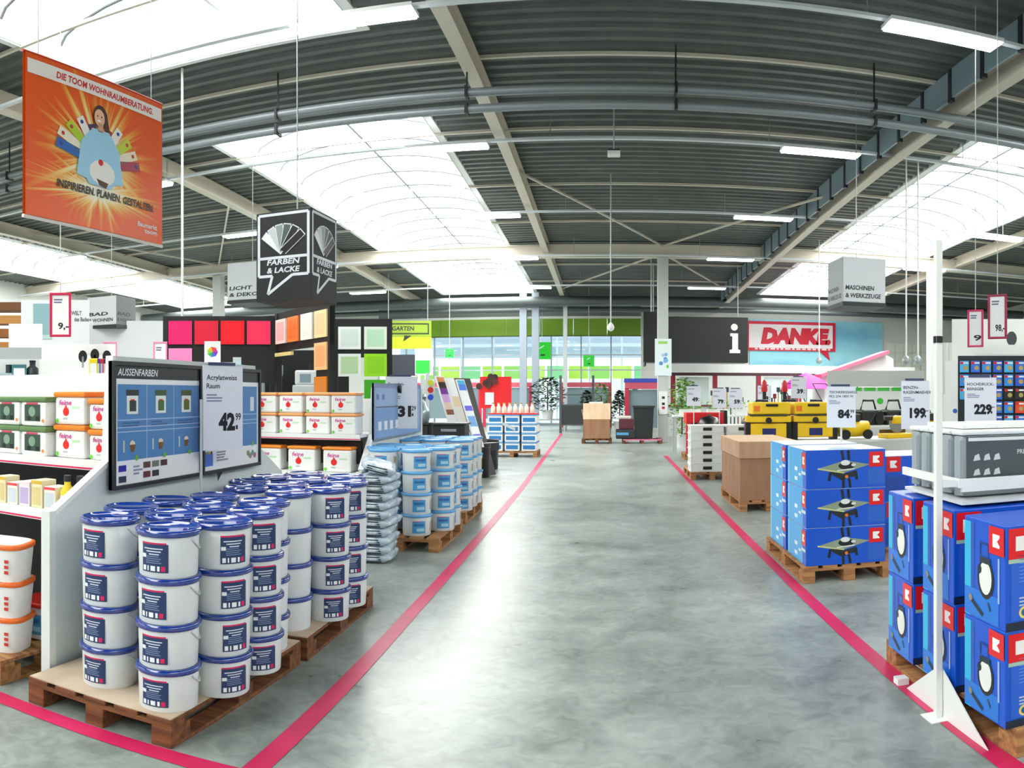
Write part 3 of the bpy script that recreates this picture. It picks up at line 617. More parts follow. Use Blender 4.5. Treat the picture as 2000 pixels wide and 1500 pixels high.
# ================================================================== PAINT MIXING ISLAND
BLK = m('0c0e10', .6)
def swatchwall(W_, H, tiles, size, drop):
    def f(o):
        MB().box(-W_/2, W_/2, 0, .06, H-drop, H, BLK).build('black_panel', o)
        MB().box(-W_/2, -W_/2+.08, -.01, .07, 0, H, BLK).build('upright', o); MB().box(W_/2-.08, W_/2, -.01, .07, 0, H, BLK).build('upright', o)
        for (x, z, hx, inner) in tiles:
            b = MB().box(x-size/2, x+size/2, -.03, -.002, z-size/2, z+size/2, m(hx, .35))
            if inner: b.rect(x-size*.38, x+size*.38, z-size*.38, z+size*.38, -.031, m(inner, .35))
            b.build('colour_tile', o)
    return f
a = at(428, 700, 11.0)
spawn('swA', swatchwall(1.68, 2.72, [(-.58, 2.47, 'e0116a', None), (-.19, 2.47, 'd81436', None), (.2, 2.47, 'ee0a22', None), (.59, 2.47, 'f02a58', None), (-.58, 2.06, 'f58ac4', None)], .35, 1.0), 'colour_display_wall', 'black display wall with red and pink colour tiles', 'display wall', (a.x, a.y, 0), face(a))
a, c = at(538, 700, 10.9), at(645, 700, 9.3); mid = (a+c)/2; ang = math.atan2(c.y-a.y, c.x-a.x)
L_ = (Vector((c.x, c.y))-Vector((a.x, a.y))).length
spawn('swB', swatchwall(L_, 2.74, [(-L_*.36, 2.46, 'f4ddd4', 'eab8b4'), (-L_*.12, 2.46, 'f0853c', 'e8712c'), (L_*.13, 2.46, 'f7f3ea', 'ece4dc'), (L_*.37, 2.46, 'f8d9a0', 'f3c795'), (L_*.37, 2.04, 'f2bd84', 'eda56e'), (L_*.37, 1.6, 'd27a12', None)], L_*.2, .56), 'colour_display_wall', 'black display wall with skin-toned and orange tiles seen at an angle', 'display wall', (mid.x, mid.y, 0), ang)
MB().box(L_*.27, L_*.47, 0, .05, 1.3, 2.2, BLK).build('tile_column', bpy.data.objects['colour_display_wall.001']); MB().box(-L_*.45, -L_*.12, -.05, -.01, 2.1, 2.15, m('e8cf8a', .4)).build('lamp_strip', bpy.data.objects['colour_display_wall.001'])
a = at(708, 700, 11.4)
spawn('swC', swatchwall(.92, 2.72, [(-.2, 2.42, 'eef4f0', 'd8e6de'), (.2, 2.42, 'e9f4e6', 'bfe6c4'), (.2, 2.0, '9be213', '8fd60e'), (.2, 1.6, '3fae14', None), (-.2, 2.0, 'eef2ee', 'b9d8a8')], .35, .6), 'colour_display_wall', 'black display wall with white and green colour tiles', 'display wall', (a.x, a.y, 0), face(a))
# mixing counter with machines between the walls
a = at(590, 800, 12.2)
o = thing('mixing_counter', 'dark paint mixing counter under the colour tile walls', 'counter', (a.x, a.y, 0), face(a)); MB().box(-.75, .75, -.3, .3, 0, 1.22, m('24292b', .5)).build('body', o); MB().box(-.78, .78, -.35, .35, 1.22, 1.28, m('c9cfd0', .35)).build('worktop', o); MB().box(-.95, .8, .36, .4, 0, 2.3, BLK).build('rear_panel', o)
def mixer(o):
    MB().box(-.24, .24, -.22, .22, 0, .42, m('dfe6e8', .4)).build('body', o, .02); MB().box(-.2, .22, -.2, .2, .42, .66, m('eef2f3', .4)).build('head', o, .03)
    MB().cyl((.1, -.1, .66), .07, .12, BLACK, 14).build('canister', o); MB().rect(-.12, .06, .46, .6, -.202, m('8fa6b4', .3)).build('screen', o); MB().box(-.1, .1, -.24, -.221, .06, .3, BLACK).build('dispenser_bay', o)
spawn('mix', mixer, 'tinting_machine', 'white paint tinting machine standing on the dark mixing counter', 'tinting machine', (a.x+.1, a.y-.02, 1.28), face(a))
for k, (dx, hx) in enumerate(((-.62, '9db4c0'), (-.34, 'b9c7ce'))):
    spawn('col%d' % k, lambda o: (MB().lathe([(.06, 0), (.06, .06), (.03, .1), (.03, .55), (.05, .6), (.05, .75)], STEEL, 14).build('body', o), MB().lathe([(.08, .0), (.08, .02)], BLACK, 14).build('foot', o)), 'dispenser_column', 'steel dispenser column on the mixing counter, %s' % ('at its left end', 'next to the white machine')[k], 'dispenser', (a.x+dx*math.cos(face(a)), a.y+dx*math.sin(face(a))-.05, 1.28), 0)
a = at(694, 800, 12.9)
o = thing('sample_shelf', 'white sample stand with black and red gear in front of the green tiles', 'stand', (a.x, a.y, 0), face(a)); MB().box(-.2, .2, -.18, .18, 0, 1.3, m('e6ebe9', .5)).build('body', o); MB().box(-.1, .12, -.22, .1, 1.3, 1.48, BLACK).build('black_case', o); MB().box(.08, .2, -.15, .05, 1.3, 1.45, RED).build('red_case', o)
# colour wheel topper with white stand behind the front chart
a = at(415, 745, 8.2)
o = thing('brochure_stand', 'white brochure stand topped by a small colour wheel card', 'stand', (a.x, a.y, 0), face(a))
MB().box(-.3, .3, -.12, .12, 0, 1.9, m('eef0ee', .5)).build('body', o); MB().box(-.09, .09, -.01, .01, 1.9, 2.14, WHITE).build('topper', o)
b = MB()
for k, hx in enumerate(('d83a8a', 'e84a3a', 'f0c030', '8ad030', '30b060', '3a70d0', '7a3ac0')):
    t0, t1 = 2*math.pi*k/7, 2*math.pi*(k+1)/7; b.flat([(0, 2.02), (.06*math.cos(t0), 2.02+.06*math.sin(t0)), (.06*math.cos(t1), 2.02+.06*math.sin(t1))], -.012, m(hx, .4))
b.build('colour_wheel', o); MB().box(-.31, .28, -.125, -.121, 1.74, 1.78, m('b8c2c4', .5)).build('ledge', o)
a = at(463, 745, 8.0)
def flyer(o):
    MB().box(-.045, .045, -.04, .04, 0, 1.95, m('cfd6d8', .4)).build('post', o)
    for z in (1.62, 1.76): MB().box(-.06, .06, -.06, -.041, z, z+.11, m('5cc0f2', .4)).build('leaflet', o)
spawn('fly', flyer, 'leaflet_post', 'slim post with pale blue leaflets beside the brochure stand', 'leaflet post', (a.x, a.y, 0), face(a))
# ================================================================== FAR LEFT
a = at(20, 640, 17.0)
o = thing('timber_rack', 'tall rack of orange-brown timber boards at the far left', 'timber rack', (a.x-1.2, a.y, 0), face(a))
for x in (-2.2, 0, 2.2): MB().box(x-.05, x+.05, -.3, .3, 0, 3.9, m('6a4a32', .6)).build('upright', o)
q = random.Random(9)
for k in range(9): MB().box(-2.5, 2.5, -.28, .28, 1.0+.32*k, 1.0+.32*k+.2, m(('c9853e', 'a9682f', 'd99a52', '8a5a34', 'e0a868')[k % 5], .6)).build('board_stack', o)
def partition(w, h, items):
    def f(o):
        MB().box(-w/2, w/2, 0, .08, 0, h, m('e9edef', .5)).build('panel', o)
        for nm, x0, x1, z0, z1, hx in items: MB().box(x0, x1, -.012, -.001, z0, z1, m(hx, .5)).build(nm, o)
    return f
a = at(108, 640, 14.0); spawn('pa1', partition(1.3, 3.35, [('picture', -.42, -.06, 2.68, 3.28, '8fb7bd'), ('picture_foot', -.42, -.06, 2.6, 2.68, 'b9d6d2')]), 'display_partition', 'white partition with a teal bathroom picture, far left', 'partition', (a.x, a.y, 0), face(a))
a = at(235, 650, 15.5)
spawn('pa2', partition(2.4, 3.1, []), 'display_partition', 'plain white partition behind the small cube sign, far left', 'partition', (a.x, a.y, 0), face(a))
b = MB(); b.text('WELT', .11, .3, 3.06, -.003, m('4b5a68', .5), 0, .03, 0, .2); b.text('des Bades', .11, .36, 2.94, -.003, m('4b5a68', .5), 0, .03, 0, .28); b.build('lettering', bpy.data.objects['display_partition'])
a = at(50, 665, 12.0); spawn('pa3', partition(.55, 2.7, []), 'display_partition', 'narrow pale green panel between timber rack and picture partition', 'partition', (a.x, a.y, 0), face(a))
a = at(118, 658, 8.6); spawn('fc1', framed_card(.25, .52, m('c9184f', .4), '', '9,-', roof(a.y)-a.z-.52), 'hanging_price_sign', 'magenta-framed price sign hanging before the teal picture', 'price sign', a, face(a), 'magenta-framed hanging price signs')
for x, lab in ((215, 'left one behind the front shelf'), (313, 'right one beside the red colour tiles')):
    a = at(x, 735, 10.5); spawn('fc2', framed_card(.2, .55, m('f08ab0', .4), '', '5', 0, 1.75), 'price_sign', 'pale pink framed upright price sign, %s' % lab, 'price sign', (a.x, a.y, 1.75), face(a), 'pale pink price signs')
def shopshelf(w, h, hd, goods, seed):
    def f(o):
        MB().box(-w/2, w/2, 0, .05, 0, h, m('e2e6e4', .5)).build('back_panel', o); MB().box(-w/2, w/2, -.34, -.3, h-.16, h-.02, hd).build('header', o)
        for k in range(4):
            zz = (.3, .8, 1.3, 1.7)[k]; s_ = MB().box(-w/2, w/2, -.4, -.001, zz-.03, zz+.018, WHITE).build('shelf_board', o)
    return f
def gadget(hx, kind):
    def f(o):
        if kind == 0: MB().box(-.12, .12, -.1, .1, 0, .26, m(hx, .4)).build('box', o, .01); MB().rect(-.09, .09, .06, .2, -.101, m('e8ecee', .5)).build('label', o)
        elif kind == 1: MB().lathe([(.09, 0), (.1, .02), (.1, .2), (.05, .24), (.05, .3)], m(hx, .4), 16).build('body', o); MB().lathe([(.055, .3), (.055, .33)], BLACK, 12).build('cap', o)
        else: MB().box(-.16, .16, -.1, .1, 0, .12, m(hx, .4)).build('body', o, .02); MB().cyl((.06, 0, .12), .05, .14, m('2c3f46', .4), 12).build('knob', o)
    return f
a = at(-28, 760, 9.3); spawn('sh1', shopshelf(1.36, 2.14, m('aeb6ba', .4), 0, 1), 'shelf_unit', 'white shelf with grey header at the left edge behind the tinned paints', 'shelf', (a.x, a.y, 0), face(a))
ux, uy = Vector((math.cos(face(a)), math.sin(face(a)))), Vector((-math.sin(face(a)), math.cos(face(a))))
for k in range(5):
    t = -.1+.17*k
    spawn('gd%d' % (k % 3), gadget(('3a7f86', '1d2b30', '8fa7ae')[k % 3], k % 3), ('boxed_fitting', 'flask', 'tap_set')[k % 3], '%s on the grey-headed shelf, %s' % (('teal boxed fitting', 'dark bottle', 'grey tap set')[k % 3], ('at the picture edge', 'second', 'third', 'fourth', 'at its right end')[k]), 'goods', (a.x+ux.x*t-uy.x*.2, a.y+ux.y*t-uy.y*.2, 1.72), face(a)).scale = (.75, .75, .75)
a = at(146, 760, 9.6); ux, uy = Vector((math.cos(face(a)), math.sin(face(a)))), Vector((-math.sin(face(a)), math.cos(face(a))))
spawn('sh2', shopshelf(.92, 2.2, m('f2f3f2', .4), 0, 1), 'shelf_unit', 'white fittings shelf with black oval mirrors above the front tubs', 'shelf', (a.x, a.y, 0), face(a))
def mirror(o): MB().lathe([(.055, 0), (.055, .02)], BLACK, 18, (0, 0, 0), 'y').build('disc', o); MB().box(-.012, .012, .0, .02, -.1, .0, STEEL).build('handle', o)
for k, dx in enumerate((.05, .2, .35)):
    o = spawn('mir', mirror, 'hand_mirror', 'black oval mirror on the white fittings shelf, %s' % ('first', 'second', 'third')[k], 'mirror', (a.x+ux.x*(dx+.05)-uy.x*.43, a.y+ux.y*(dx+.05)-uy.y*.43, 2.02+.02*(k % 2)), face(a), 'black oval mirrors'); o.scale = (1, 1, 1.4)
for k, hx in enumerate(('f0d81c', '6a1fb0', 'e8201c', '3a1468', 'f0b02c', 'e83a14')):
    spawn('pkc%d' % k, gadget(hx, 0), 'carton', '%s carton standing behind the chart board' % ('yellow', 'violet', 'red', 'dark purple', 'amber', 'orange-red')[k], 'carton', at(182+6*k, 742, 5.6+.03*k)*1, R(40), 'bright cartons behind the chart').scale = (.26, .5, .62)
o = thing('display_table', 'tall grey table with bright cartons behind the front chart board', 'table', (-3.52, 4.42, 0), R(40)); MB().box(-.32, .32, -.2, .2, 1.62, 1.655, LGREY).build('table_top', o)
for x in (-.28, .28):
    for y in (-.16, .16): MB().box(x-.02, x+.02, y-.02, y+.02, 0, 1.62, LGREY).build('leg', o)
# ================================================================== RIGHT SIDE
def kmark(b, x, z, s_, y):                         # white mark on a red square, printed flat
    b.rect(x-s_/2, x+s_/2, z-s_/2, z+s_/2, y, m('e3141c', .35)); u = s_*.24
    b.flat([(x-u, z-u), (x+u*.95, z-u), (x+u*.95, z-u*.6), (x+u*.25, z), (x+u*.95, z+u*.6), (x+u*.95, z+u), (x-u, z+u)], y-.001, m('f6f4f2', .4))
def sawart(b, w, h, y):
    b.flat([(-w*.36, h*.52), (-w*.02, h*.72), (w*.3, h*.6), (-w*.03, h*.4)], y, m('8f9e86', .4)); b.bar(-w*.36, h*.52, -w*.03, h*.4, .012, y-.001, m('c9cf8a', .4))
    b.flat([(-w*.2, h*.44), (-w*.03, h*.38), (w*.13, h*.46), (w*.12, h*.3), (w*.02, h*.28), (-w*.05, h*.2), (-w*.17, h*.34)], y-.0005, m('1d2428', .4))
    for p in ((-.2, .42, -.22, .2), (.12, .42, .13, .22), (-.04, .24, -.04, .0), (.03, .26, .05, .02), (-.06, .98, -.04, .72), (.02, .98, .03, .74)): b.bar(w*p[0], h*p[1], w*p[2], h*p[3], .022, y-.001, m('151b1e', .4))
    b.disc(0, h*.58, .07, y-.0015, m('14191c', .4), .03); b.disc(-.01, h*.66, .04, y-.002, m('e8eceb', .4), .022); b.disc(.06, h*.6, .02, y-.002, m('dfe4e2', .4), .012); b.bar(-w*.12, h*.46, w*.1, h*.5, .01, y-.002, m('dfe6e2', .4)); b.disc(0, h*.3, .014, y-.002, ORANGE)
def sawbox(w, d, h):
    def f(o):
        MB().box(-w/2, w/2, -d/2, d/2, 0, h-.002, KBLUE).build('box', o, .004); MB().box(-w/2, w/2, -d/2, d/2, h-.002, h, m('c3dcf0', .3)).build('film_top', o)
        b = MB(); sawart(b, w, h, -d/2-.001); b.rect(w*.27, w*.49, h*.08, h*.5, -d/2-.001, m('2b62c8', .4)); b.build('picture_print', o)
        b = MB(); kmark(b, w*.38, h*.73, .125, -d/2-.002); b.build('red_mark', o)
        b = MB(); b.T = Matrix.Rotation(-math.pi/2, 4, 'Z'); y = -w/2-.001
        b.rect(-d/2+.004, d/2-.1, .004, h-.006, y, KCYAN); b.rect(d*.12, d*.24, h*.3, h*.36, y-.001, WHITE); b.rect(-d*.1, d*.05, h*.4, h*.5, y-.001, m('e8f4fa', .4)); b.rect(-d*.1, d*.05, h*.14, h*.24, y-.001, m('e8f4fa', .4)); b.rect(-d/2+.004, -d/2+.05, .004, h-.01, y-.001, m('7fd3f4', .4)); b.build('side_print', o)
        b = MB(); b.T = Matrix.Rotation(-math.pi/2, 4, 'Z'); kmark(b, d*.38, h*.72, .13, y-.0015); b.rect(d*.27, d*.48, h*.36, h*.44, y-.0015, m('dce6ea', .4)); b.build('red_mark', o)
    return f
spawn('palr', pallet(.78, 1.36, WOOD), 'wooden_pallet', 'wooden pallet under the blue saw boxes by the right tape line', 'pallet', (1.95, 6.36, 0), R(0), 'pallets of blue boxes')
for r, y in enumerate((5.98, 6.66)):
    for t in range(3):
        spawn('saw', sawbox(.68, .6, .318), 'tool_box_carton', '%s blue carton with table saw picture, %s column of the right tape-line pallet' % (('Bottom', 'Middle', 'Top')[t], ('front', 'rear')[r]), 'carton', (1.925, y, .144+.319*t), R(rnd.uniform(-.4, .4)), 'blue saw cartons')
spawn('palr', None, 'wooden_pallet', 'wooden pallet half hidden beside the blue saw boxes', 'pallet', (2.85, 6.85, 0), 0, 'pallets of blue boxes')
def bigbox(w, d, h):
    def f(o):
        MB().box(-w/2, w/2, -d/2, d/2, 0, h-.002, KBLUE).build('box', o, .004); MB().box(-w/2, w/2, -d/2, d/2, h-.002, h, m('b8d6ee', .3)).build('film_top', o)
        b = MB(); b.rect(-w*.48, -w*.2, h*.05, h*.55, -d/2-.001, m('1f4fae', .4)); b.rect(-.05, w*.45, h*.2, h*.85, -d/2-.001, m('2f86e0', .4)); b.rect(w*.05, w*.35, h*.35, h*.7, -d/2-.002, m('dfe9ef', .4)); b.build('picture_print', o)
        b = MB(); kmark(b, -w*.37, h*.82, .14, -d/2-.002); b.build('red_mark', o)
    return f
for t in range(2): spawn('bigb', bigbox(.76, .6, .42), 'tool_box_carton', '%s large blue carton behind the saw boxes, mostly hidden' % ('Lower', 'Upper')[t], 'carton', (2.84, 6.52, .144+.421*t), 0, 'large blue cartons')
# nearest stack on the right edge
spawn('palr', None, 'wooden_pallet', 'wooden pallet under the tall blue boxes at the right picture edge', 'pallet', (1.91, 3.12, 0), 0, 'pallets of blue boxes')
def mowbox(w, d, h):
    def f(o):
        MB().box(-w/2, w/2, -d/2, d/2, 0, h, KBLUE).build('box', o, .004)
        b = MB(); y = -d/2-.001
        b.rect(-w*.46, -w*.05, h*.1, h*.8, y, m('2a63d6', .4)); b.lines(-w*.4, -w*.12, h*.72, 8, h*.035, h*.012, y-.001, m('5d8ae6', .4), 6); b.lines(-w*.4, -w*.2, h*.32, 3, h*.035, h*.016, y-.001, m('b9c7dc', .4), 7)
        b.disc(-w*.36, h*.17, h*.06, y-.001, m('e6d77c', .4)); b.disc(-w*.36, h*.17, h*.036, y-.002, m('2d5f8f', .4)); b.rect(-w*.5, w*.5, 0, h*.085, y-.0005, m('16233a', .4)); b.build('front_print', o)
        b = MB(); kmark(b, -w/2+.075, h-.075, .125, y-.001); b.rect(-w/2+.012, -w/2+.138, h-.155, h-.138, y-.001, m('a7c4b4', .4)); b.build('red_mark', o)
        b = MB(); b.T = Matrix.Rotation(-math.pi/2, 4, 'Z'); y = -w/2-.001
        b.rect(-d/2+.002, -d/2+.055, .004, h-.02, y, m('2fb8e6', .35)); b.rect(-d/2+.055, -d/2+.085, .004, h-.02, y, m('1b56b8', .35)); b.rect(-d/2+.002, d/2-.05, h*.02, h*.3, y-.0005, m('1c78dc', .35))
        # powered sprayer: dark hood, pale body, black base ring and a hose gun
        b.disc(d*.04, h*.44, d*.2, y-.001, m('14191c', .4), h*.2); b.disc(d*.04, h*.45, d*.15, y-.002, m('eef1ee', .4), h*.165); b.rect(-d*.09, d*.16, h*.59, h*.65, y-.003, m('22303c', .4)); b.disc(-d*.1, h*.52, d*.05, y-.003, m('1b2a33', .4), h*.045)
        b.bar(-d*.1, h*.78, d*.1, h*.78, .008, y-.002, m('1c3f7e', .4)); b.bar(-d*.09, h*.78, -d*.09, h*.66, .008, y-.002, m('1c3f7e', .4)); b.bar(d*.1, h*.78, d*.1, h*.66, .008, y-.002, m('1c3f7e', .4))
        b.bar(-d*.3, h*.18, -d*.02, h*.07, .02, y-.003, m('22282c', .4)); b.disc(-d*.33, h*.2, .016, y-.003, m('8f8a80', .4)); b.bar(d*.1, h*.22, d*.16, h*.14, .01, y-.003, m('263a50', .4))
        b.rect(d*.33, d*.37, h*.25, h*.68, y-.001, m('9fbcf0', .4)); b.build('side_print', o)
        b = MB(); b.T = Matrix.Rotation(-math.pi/2, 4, 'Z'); kmark(b, d/2-.062, h-.07, .115, y-.004); b.build('red_mark', o)
    return f
for r, (x, y) in enumerate(((1.79, 2.63), (1.8, 3.08), (1.79, 3.5))):
    for t in range(2):
        spawn('mow', mowbox(.62, .33, .442), 'machine_carton', '%s tall blue carton with pale machine, %s at the right edge' % (('Lower', 'Upper')[t], ('nearest column', 'column behind the white post', 'farthest column')[r]), 'carton', (x, y, .144+.443*t), R(rnd.uniform(-1, 1)), 'tall blue machine cartons')
def rack(o):                                       # white post with triangular foot and a tray of grey cases
    MB().box(-.016, .016, -.016, .016, .006, 2.25, m('eef1ee', .35)).build('post', o, .003)
    MB().prism([(-.4, 0), (.42, 0), (.1, .2), (.0, .26), (-.06, .24)], .018, .024, m('f0f2f0', .4)).build('foot_plate', o); MB().box(-.06, .06, -.06, .3, 0, .006, WHITE).build('foot', o); MB().box(-.5, -.44, -.01, .05, 0, .04, WHITE).build('floor_block', o)
    b = MB(); b.box(-.62, .03, .09, .105, 1.125, 1.165, m('f2f4f2', .35)); b.box(-.02, .02, .016, .09, 1.13, 1.16, WHITE); b.build('side_rail', o)
    MB().box(.015, .03, .105, .85, 1.105, 1.165, m('f2f4f2', .35)).build('front_rail', o); MB().box(-.62, .03, .105, .85, 1.045, 1.06, m('dfe3e3', .4)).build('tray', o); MB().cyl((0, 0, 1.78), .022, .03, BLACK, 12).build('clamp', o)
# local x runs towards the camera (turned -90 deg)
spawn('rack', rack, 'display_stand', 'white post stand with triangular foot on the right tape line', 'stand', (1.44, 2.975, 0), R(-90))
def greycase(o):
    MB().box(0, .62, -.055, .055, 0, .3, m('99a4a9', .3, .3)).build('body', o, .03)
    MB().box(-.004, .63, -.056, .056, .295, .318, m('e9eeee', .35)).build('lid', o, .008)
    b = MB(); y = -.0565; b.rect(.02, .62, .03, .29, y, m('4b5358', .4)); b.rect(.03, .62, .268, .284, y-.001, m('dfe6ea', .4))
    for i in range(3):
        for j in range(2): x, z = .075+.055*i, .19-.07*j; b.flat(((x-.018, z-.016), (x+.02, z-.012), (x+.012, z+.018), (x-.01, z+.01)), y-.001, m('cfd6d9', .4))
    b.text('PREMIUM', .03, .3, .2, y-.001, m('d3d9dc', .4), 0, .02); b.build('front_print', o)
    b = MB()
    b.arc(.05, -.9, .9, 0.01, .29, m('b9c4c8', .3, .4), 8); e = b.build('rounded_end', o); e.location = (.045, 0, 0); e.rotation_euler = (0, 0, R(-90)); e.scale = (1.05, 1.05, 1)
for k in range(5): spawn('gcase', greycase, 'tool_case', 'grey ribbed case in the white stand, %s' % ('with dark icon panel, nearest', 'second from the icon panel', 'middle one of five', 'fourth from the icon panel', 'farthest from the icon panel')[k], 'case', (1.6, 3.1+.125*k, 1.061), 0, 'grey cases in the white stand')
spawn('tray', lambda o: MB().box(-.3, .3, -.2, .2, 0, .02, m('f0f2f1', .4)).build('board', o), 'display_board', 'white board lying on top of the grey cases', 'board', (1.96, 3.36, 1.382), 0)
# cardboard pallet box by the right tape
spawn('palb', pallet(.8, 1.6, WOOD), 'wooden_pallet', 'wooden pallet under the brown pallet box', 'pallet', (2.14, 10.25, 0), 0, 'pallets in the middle distance')
def palbox(o):
    MB().box(-.39, .39, -.76, .76, 0, .6, CARD).build('body', o, .006); MB().box(-.405, .405, -.775, .775, .56, .78, noisy('cardboard_lid', 'b38d70', 'c09a7c', (8, 8, 2), 3, (.75, .85))).build('lid', o, .006)
    MB().box(-.4, .4, -.77, .77, .78, .786, CARDL).build('lid_top', o)
spawn('pb', palbox, 'pallet_box', 'closed brown cardboard pallet box by the right tape line', 'cardboard box', (2.14, 10.25, .144), 0)
# stack of white crates
spawn('palc', pallet(.8, 1.2, WOOD), 'wooden_pallet', 'wooden pallet under the white crates', 'pallet', (1.92, 13.75, 0), 0, 'pallets in the middle distance')
def crate(o):
    b = MB(); w, d, h = .6, .5, .14
    b.box(-w/2, w/2, -d/2, d/2, 0, .01, m('e6e9ea', .4)); b.box(-w/2, w/2, -d/2, -d/2+.012, 0, h, m('e6e9ea', .4)); b.box(-w/2, w/2, d/2-.012, d/2, 0, h, m('e6e9ea', .4)); b.box(-w/2, -w/2+.012, -d/2, d/2, 0, h, m('dfe3e4', .4)); b.box(w/2-.012, w/2, -d/2, d/2, 0, h, m('dfe3e4', .4)); b.build('body', o)
    MB().box(-w/2-.012, w/2+.012, -d/2-.012, d/2+.012, h-.018, h, m('f0f2f2', .4)).build('rim', o)
    MB().box(-.08, .08, -d/2-.016, -d/2-.001, .045, .1, BLACK).build('handle', o); b = MB(); b.T = Matrix.Rotation(-math.pi/2, 4, 'Z'); b.disc(0, .07, .035, -w/2-.002, m('9aa2a6', .4)); b.disc(-.15, .07, .02, -w/2-.002, m('b4bbbe', .4)); b.build('moulded_ring', o)
for t in range(6): spawn('crate', crate, 'storage_crate', '%s white crate with black handle of the stack nearest the aisle' % ('Lowest', 'Second', 'Third', 'Fourth', 'Fifth', 'Topmost')[t], 'crate', (1.83, 13.42, .144+.141*t), 0, 'white crates on a pallet')
for t in range(6): spawn('crate', crate, 'storage_crate', '%s white crate of the stack behind the pallet box corner' % ('Lowest', 'Second', 'Third', 'Fourth', 'Fifth', 'Topmost')[t], 'crate', (2.48, 13.42, .144+.141*t), 0, 'white crates on a pallet')
# red bench
def redbench(o):
    MB().box(-.45, .45, -.3, .3, .86, 1.1, RED).build('top_box', o, .01); MB().box(-.45, -.33, -.3, -.2, .14, .86, RED).build('leg', o); MB().box(.33, .45, -.3, -.2, .14, .86, RED).build('leg', o); MB().box(-.33, .33, -.25, .25, .2, .86, m('23282c', .5)).build('black_cabinet', o)
    MB().box(.45, .53, -.3, .3, .75, 1.15, BLACK).build('side_tray', o)
spawn('palb2', pallet(1.0, .8, WOOD), 'wooden_pallet', 'wooden pallet under the red bench', 'pallet', (2.35, 17.6, 0), 0, 'pallets in the middle distance')
spawn('rb', redbench, 'work_bench', 'red bench with black cabinet behind the white crates', 'bench', (2.35, 17.6, .01), 0)
def planter(hx):
    def f(o):
        MB().box(-.28, .28, -.1, .1, 0, .16, m('e8eae6', .5)).build('trough', o, .01); q = random.Random(4); b = MB(); mt = noisy('leaf_%s' % hx, hx, '6ec22e', (9, 9, 9), 3, (.5, .6))
        for k in range(70):
            x, y, z = q.uniform(-.28, .28), q.uniform(-.1, .1), q.uniform(.14, .34); a = q.uniform(0, 6.28); u = Vector((math.cos(a), math.sin(a), q.uniform(-.3, .8)))*.09; v = Vector((-math.sin(a), math.cos(a), .2))*.03
            p = Vector((x, y, z)); b.add([p, p+u*.5+v, p+u, p+u*.5-v], [(0, 1, 2, 3)], mt)
        b.build('leaves', o)
    return f
def table(w, d, h, col=None):
    def f(o):
        MB().box(-w/2, w/2, -d/2, d/2, h-.04, h, col or OFF).build('table_top', o, .004)
        for x in (-w/2+.05, w/2-.05):
            for y in (-d/2+.05, d/2-.05): MB().box(x-.025, x+.025, y-.025, y+.025, 0, h-.04, LGREY).build('leg', o)
    return f
spawn('tb0', table(2.4, .7, 1.0), 'display_table', 'white table with green seedlings behind the red bench', 'table', (2.95, 19.2, 0), 0)
for k in range(3): spawn('pl%d' % (k % 2), planter('2f7d1a'), 'planter', 'white trough of green seedlings, %s behind the red bench' % ('first', 'second', 'third')[k], 'planter', (2.2+.72*k, 19.1, 1.0), 0, 'seedling troughs')
# ---------------- yellow machine display
spawn('tb1', table(5.0, .95, .8, m('d6dadb', .5)), 'display_table', 'long grey display table of yellow machines', 'table', (4.75, 11.9, 0), 0)
def yellowbench(o):
    MB().box(-.36, .36, -.22, .22, .3, .4, YEL).build('table_top', o, .01); MB().box(-.3, .3, -.23, .2, .4, .42, m('33383a', .5)).build('table_insert', o)
    MB().box(-.3, .3, -.2, .2, .05, .28, YEL).build('housing', o, .02)
    for x in (-.33, .33): MB().box(x-.04, x+.04, -.2, .2, 0, .3, BLACK).build('side_leg', o)
    MB().rect(-.1, .12, .08, .2, -.202, m('1c2a6a', .4)).build('label', o); MB().lathe([(.05, 0), (.05, .06)], BLACK, 14, (.0, -.26, .33), 'y').build('hand_wheel', o)
def compressor(o):
    MB().lathe([(.02, -.3), (.13, -.26), (.14, 0), (.13, .26), (.02, .3)], YEL, 18, (0, 0, .17), 'x').build('tank', o); MB().box(-.14, .1, -.1, .1, .29, .42, m('2a2d2e', .5)).build('motor', o, .02)
    for x in (-.2, .2): MB().lathe([(.08, -.03), (.08, .03)], BLACK, 16, (x, -.16, .08), 'y').build('wheel', o)
    MB().tube([(.28, 0, .2), (.4, 0, .4), (.44, 0, .46)], .014, BLACK).build('handle', o)
def mitresaw(o):
    MB().box(-.26, .26, -.18, .18, 0, .08, YEL).build('base', o, .015); MB().lathe([(.15, -.012), (.15, .012)], m('9aa0a0', .3, .7), 24, (.02, 0, .24), 'y').build('blade', o); MB().box(-.1, .22, -.06, .06, .24, .38, YEL).build('guard', o, .03); MB().box(-.24, -.04, -.05, .05, .3, .38, m('2b2a22', .5)).build('motor', o, .02); MB().tube([(.2, 0, .36), (.3, 0, .46), (.36, 0, .42)], .016, BLACK).build('handle', o); MB().box(-.26, .26, .1, .13, .08, .14, m('5a4d2a', .5)).build('fence', o)
KINDS = [('yb', yellowbench, 'table_saw', 'yellow table saw with black legs'), ('cp', compressor, 'compressor', 'yellow compressor with black wheels'), ('ms', mitresaw, 'mitre_saw', 'yellow mitre saw with grey blade')]
seq = [(0, 2.62), (0, 3.4), (1, 4.1), (2, 4.88), (1, 5.5), (2, 6.26), (1, 6.85)]
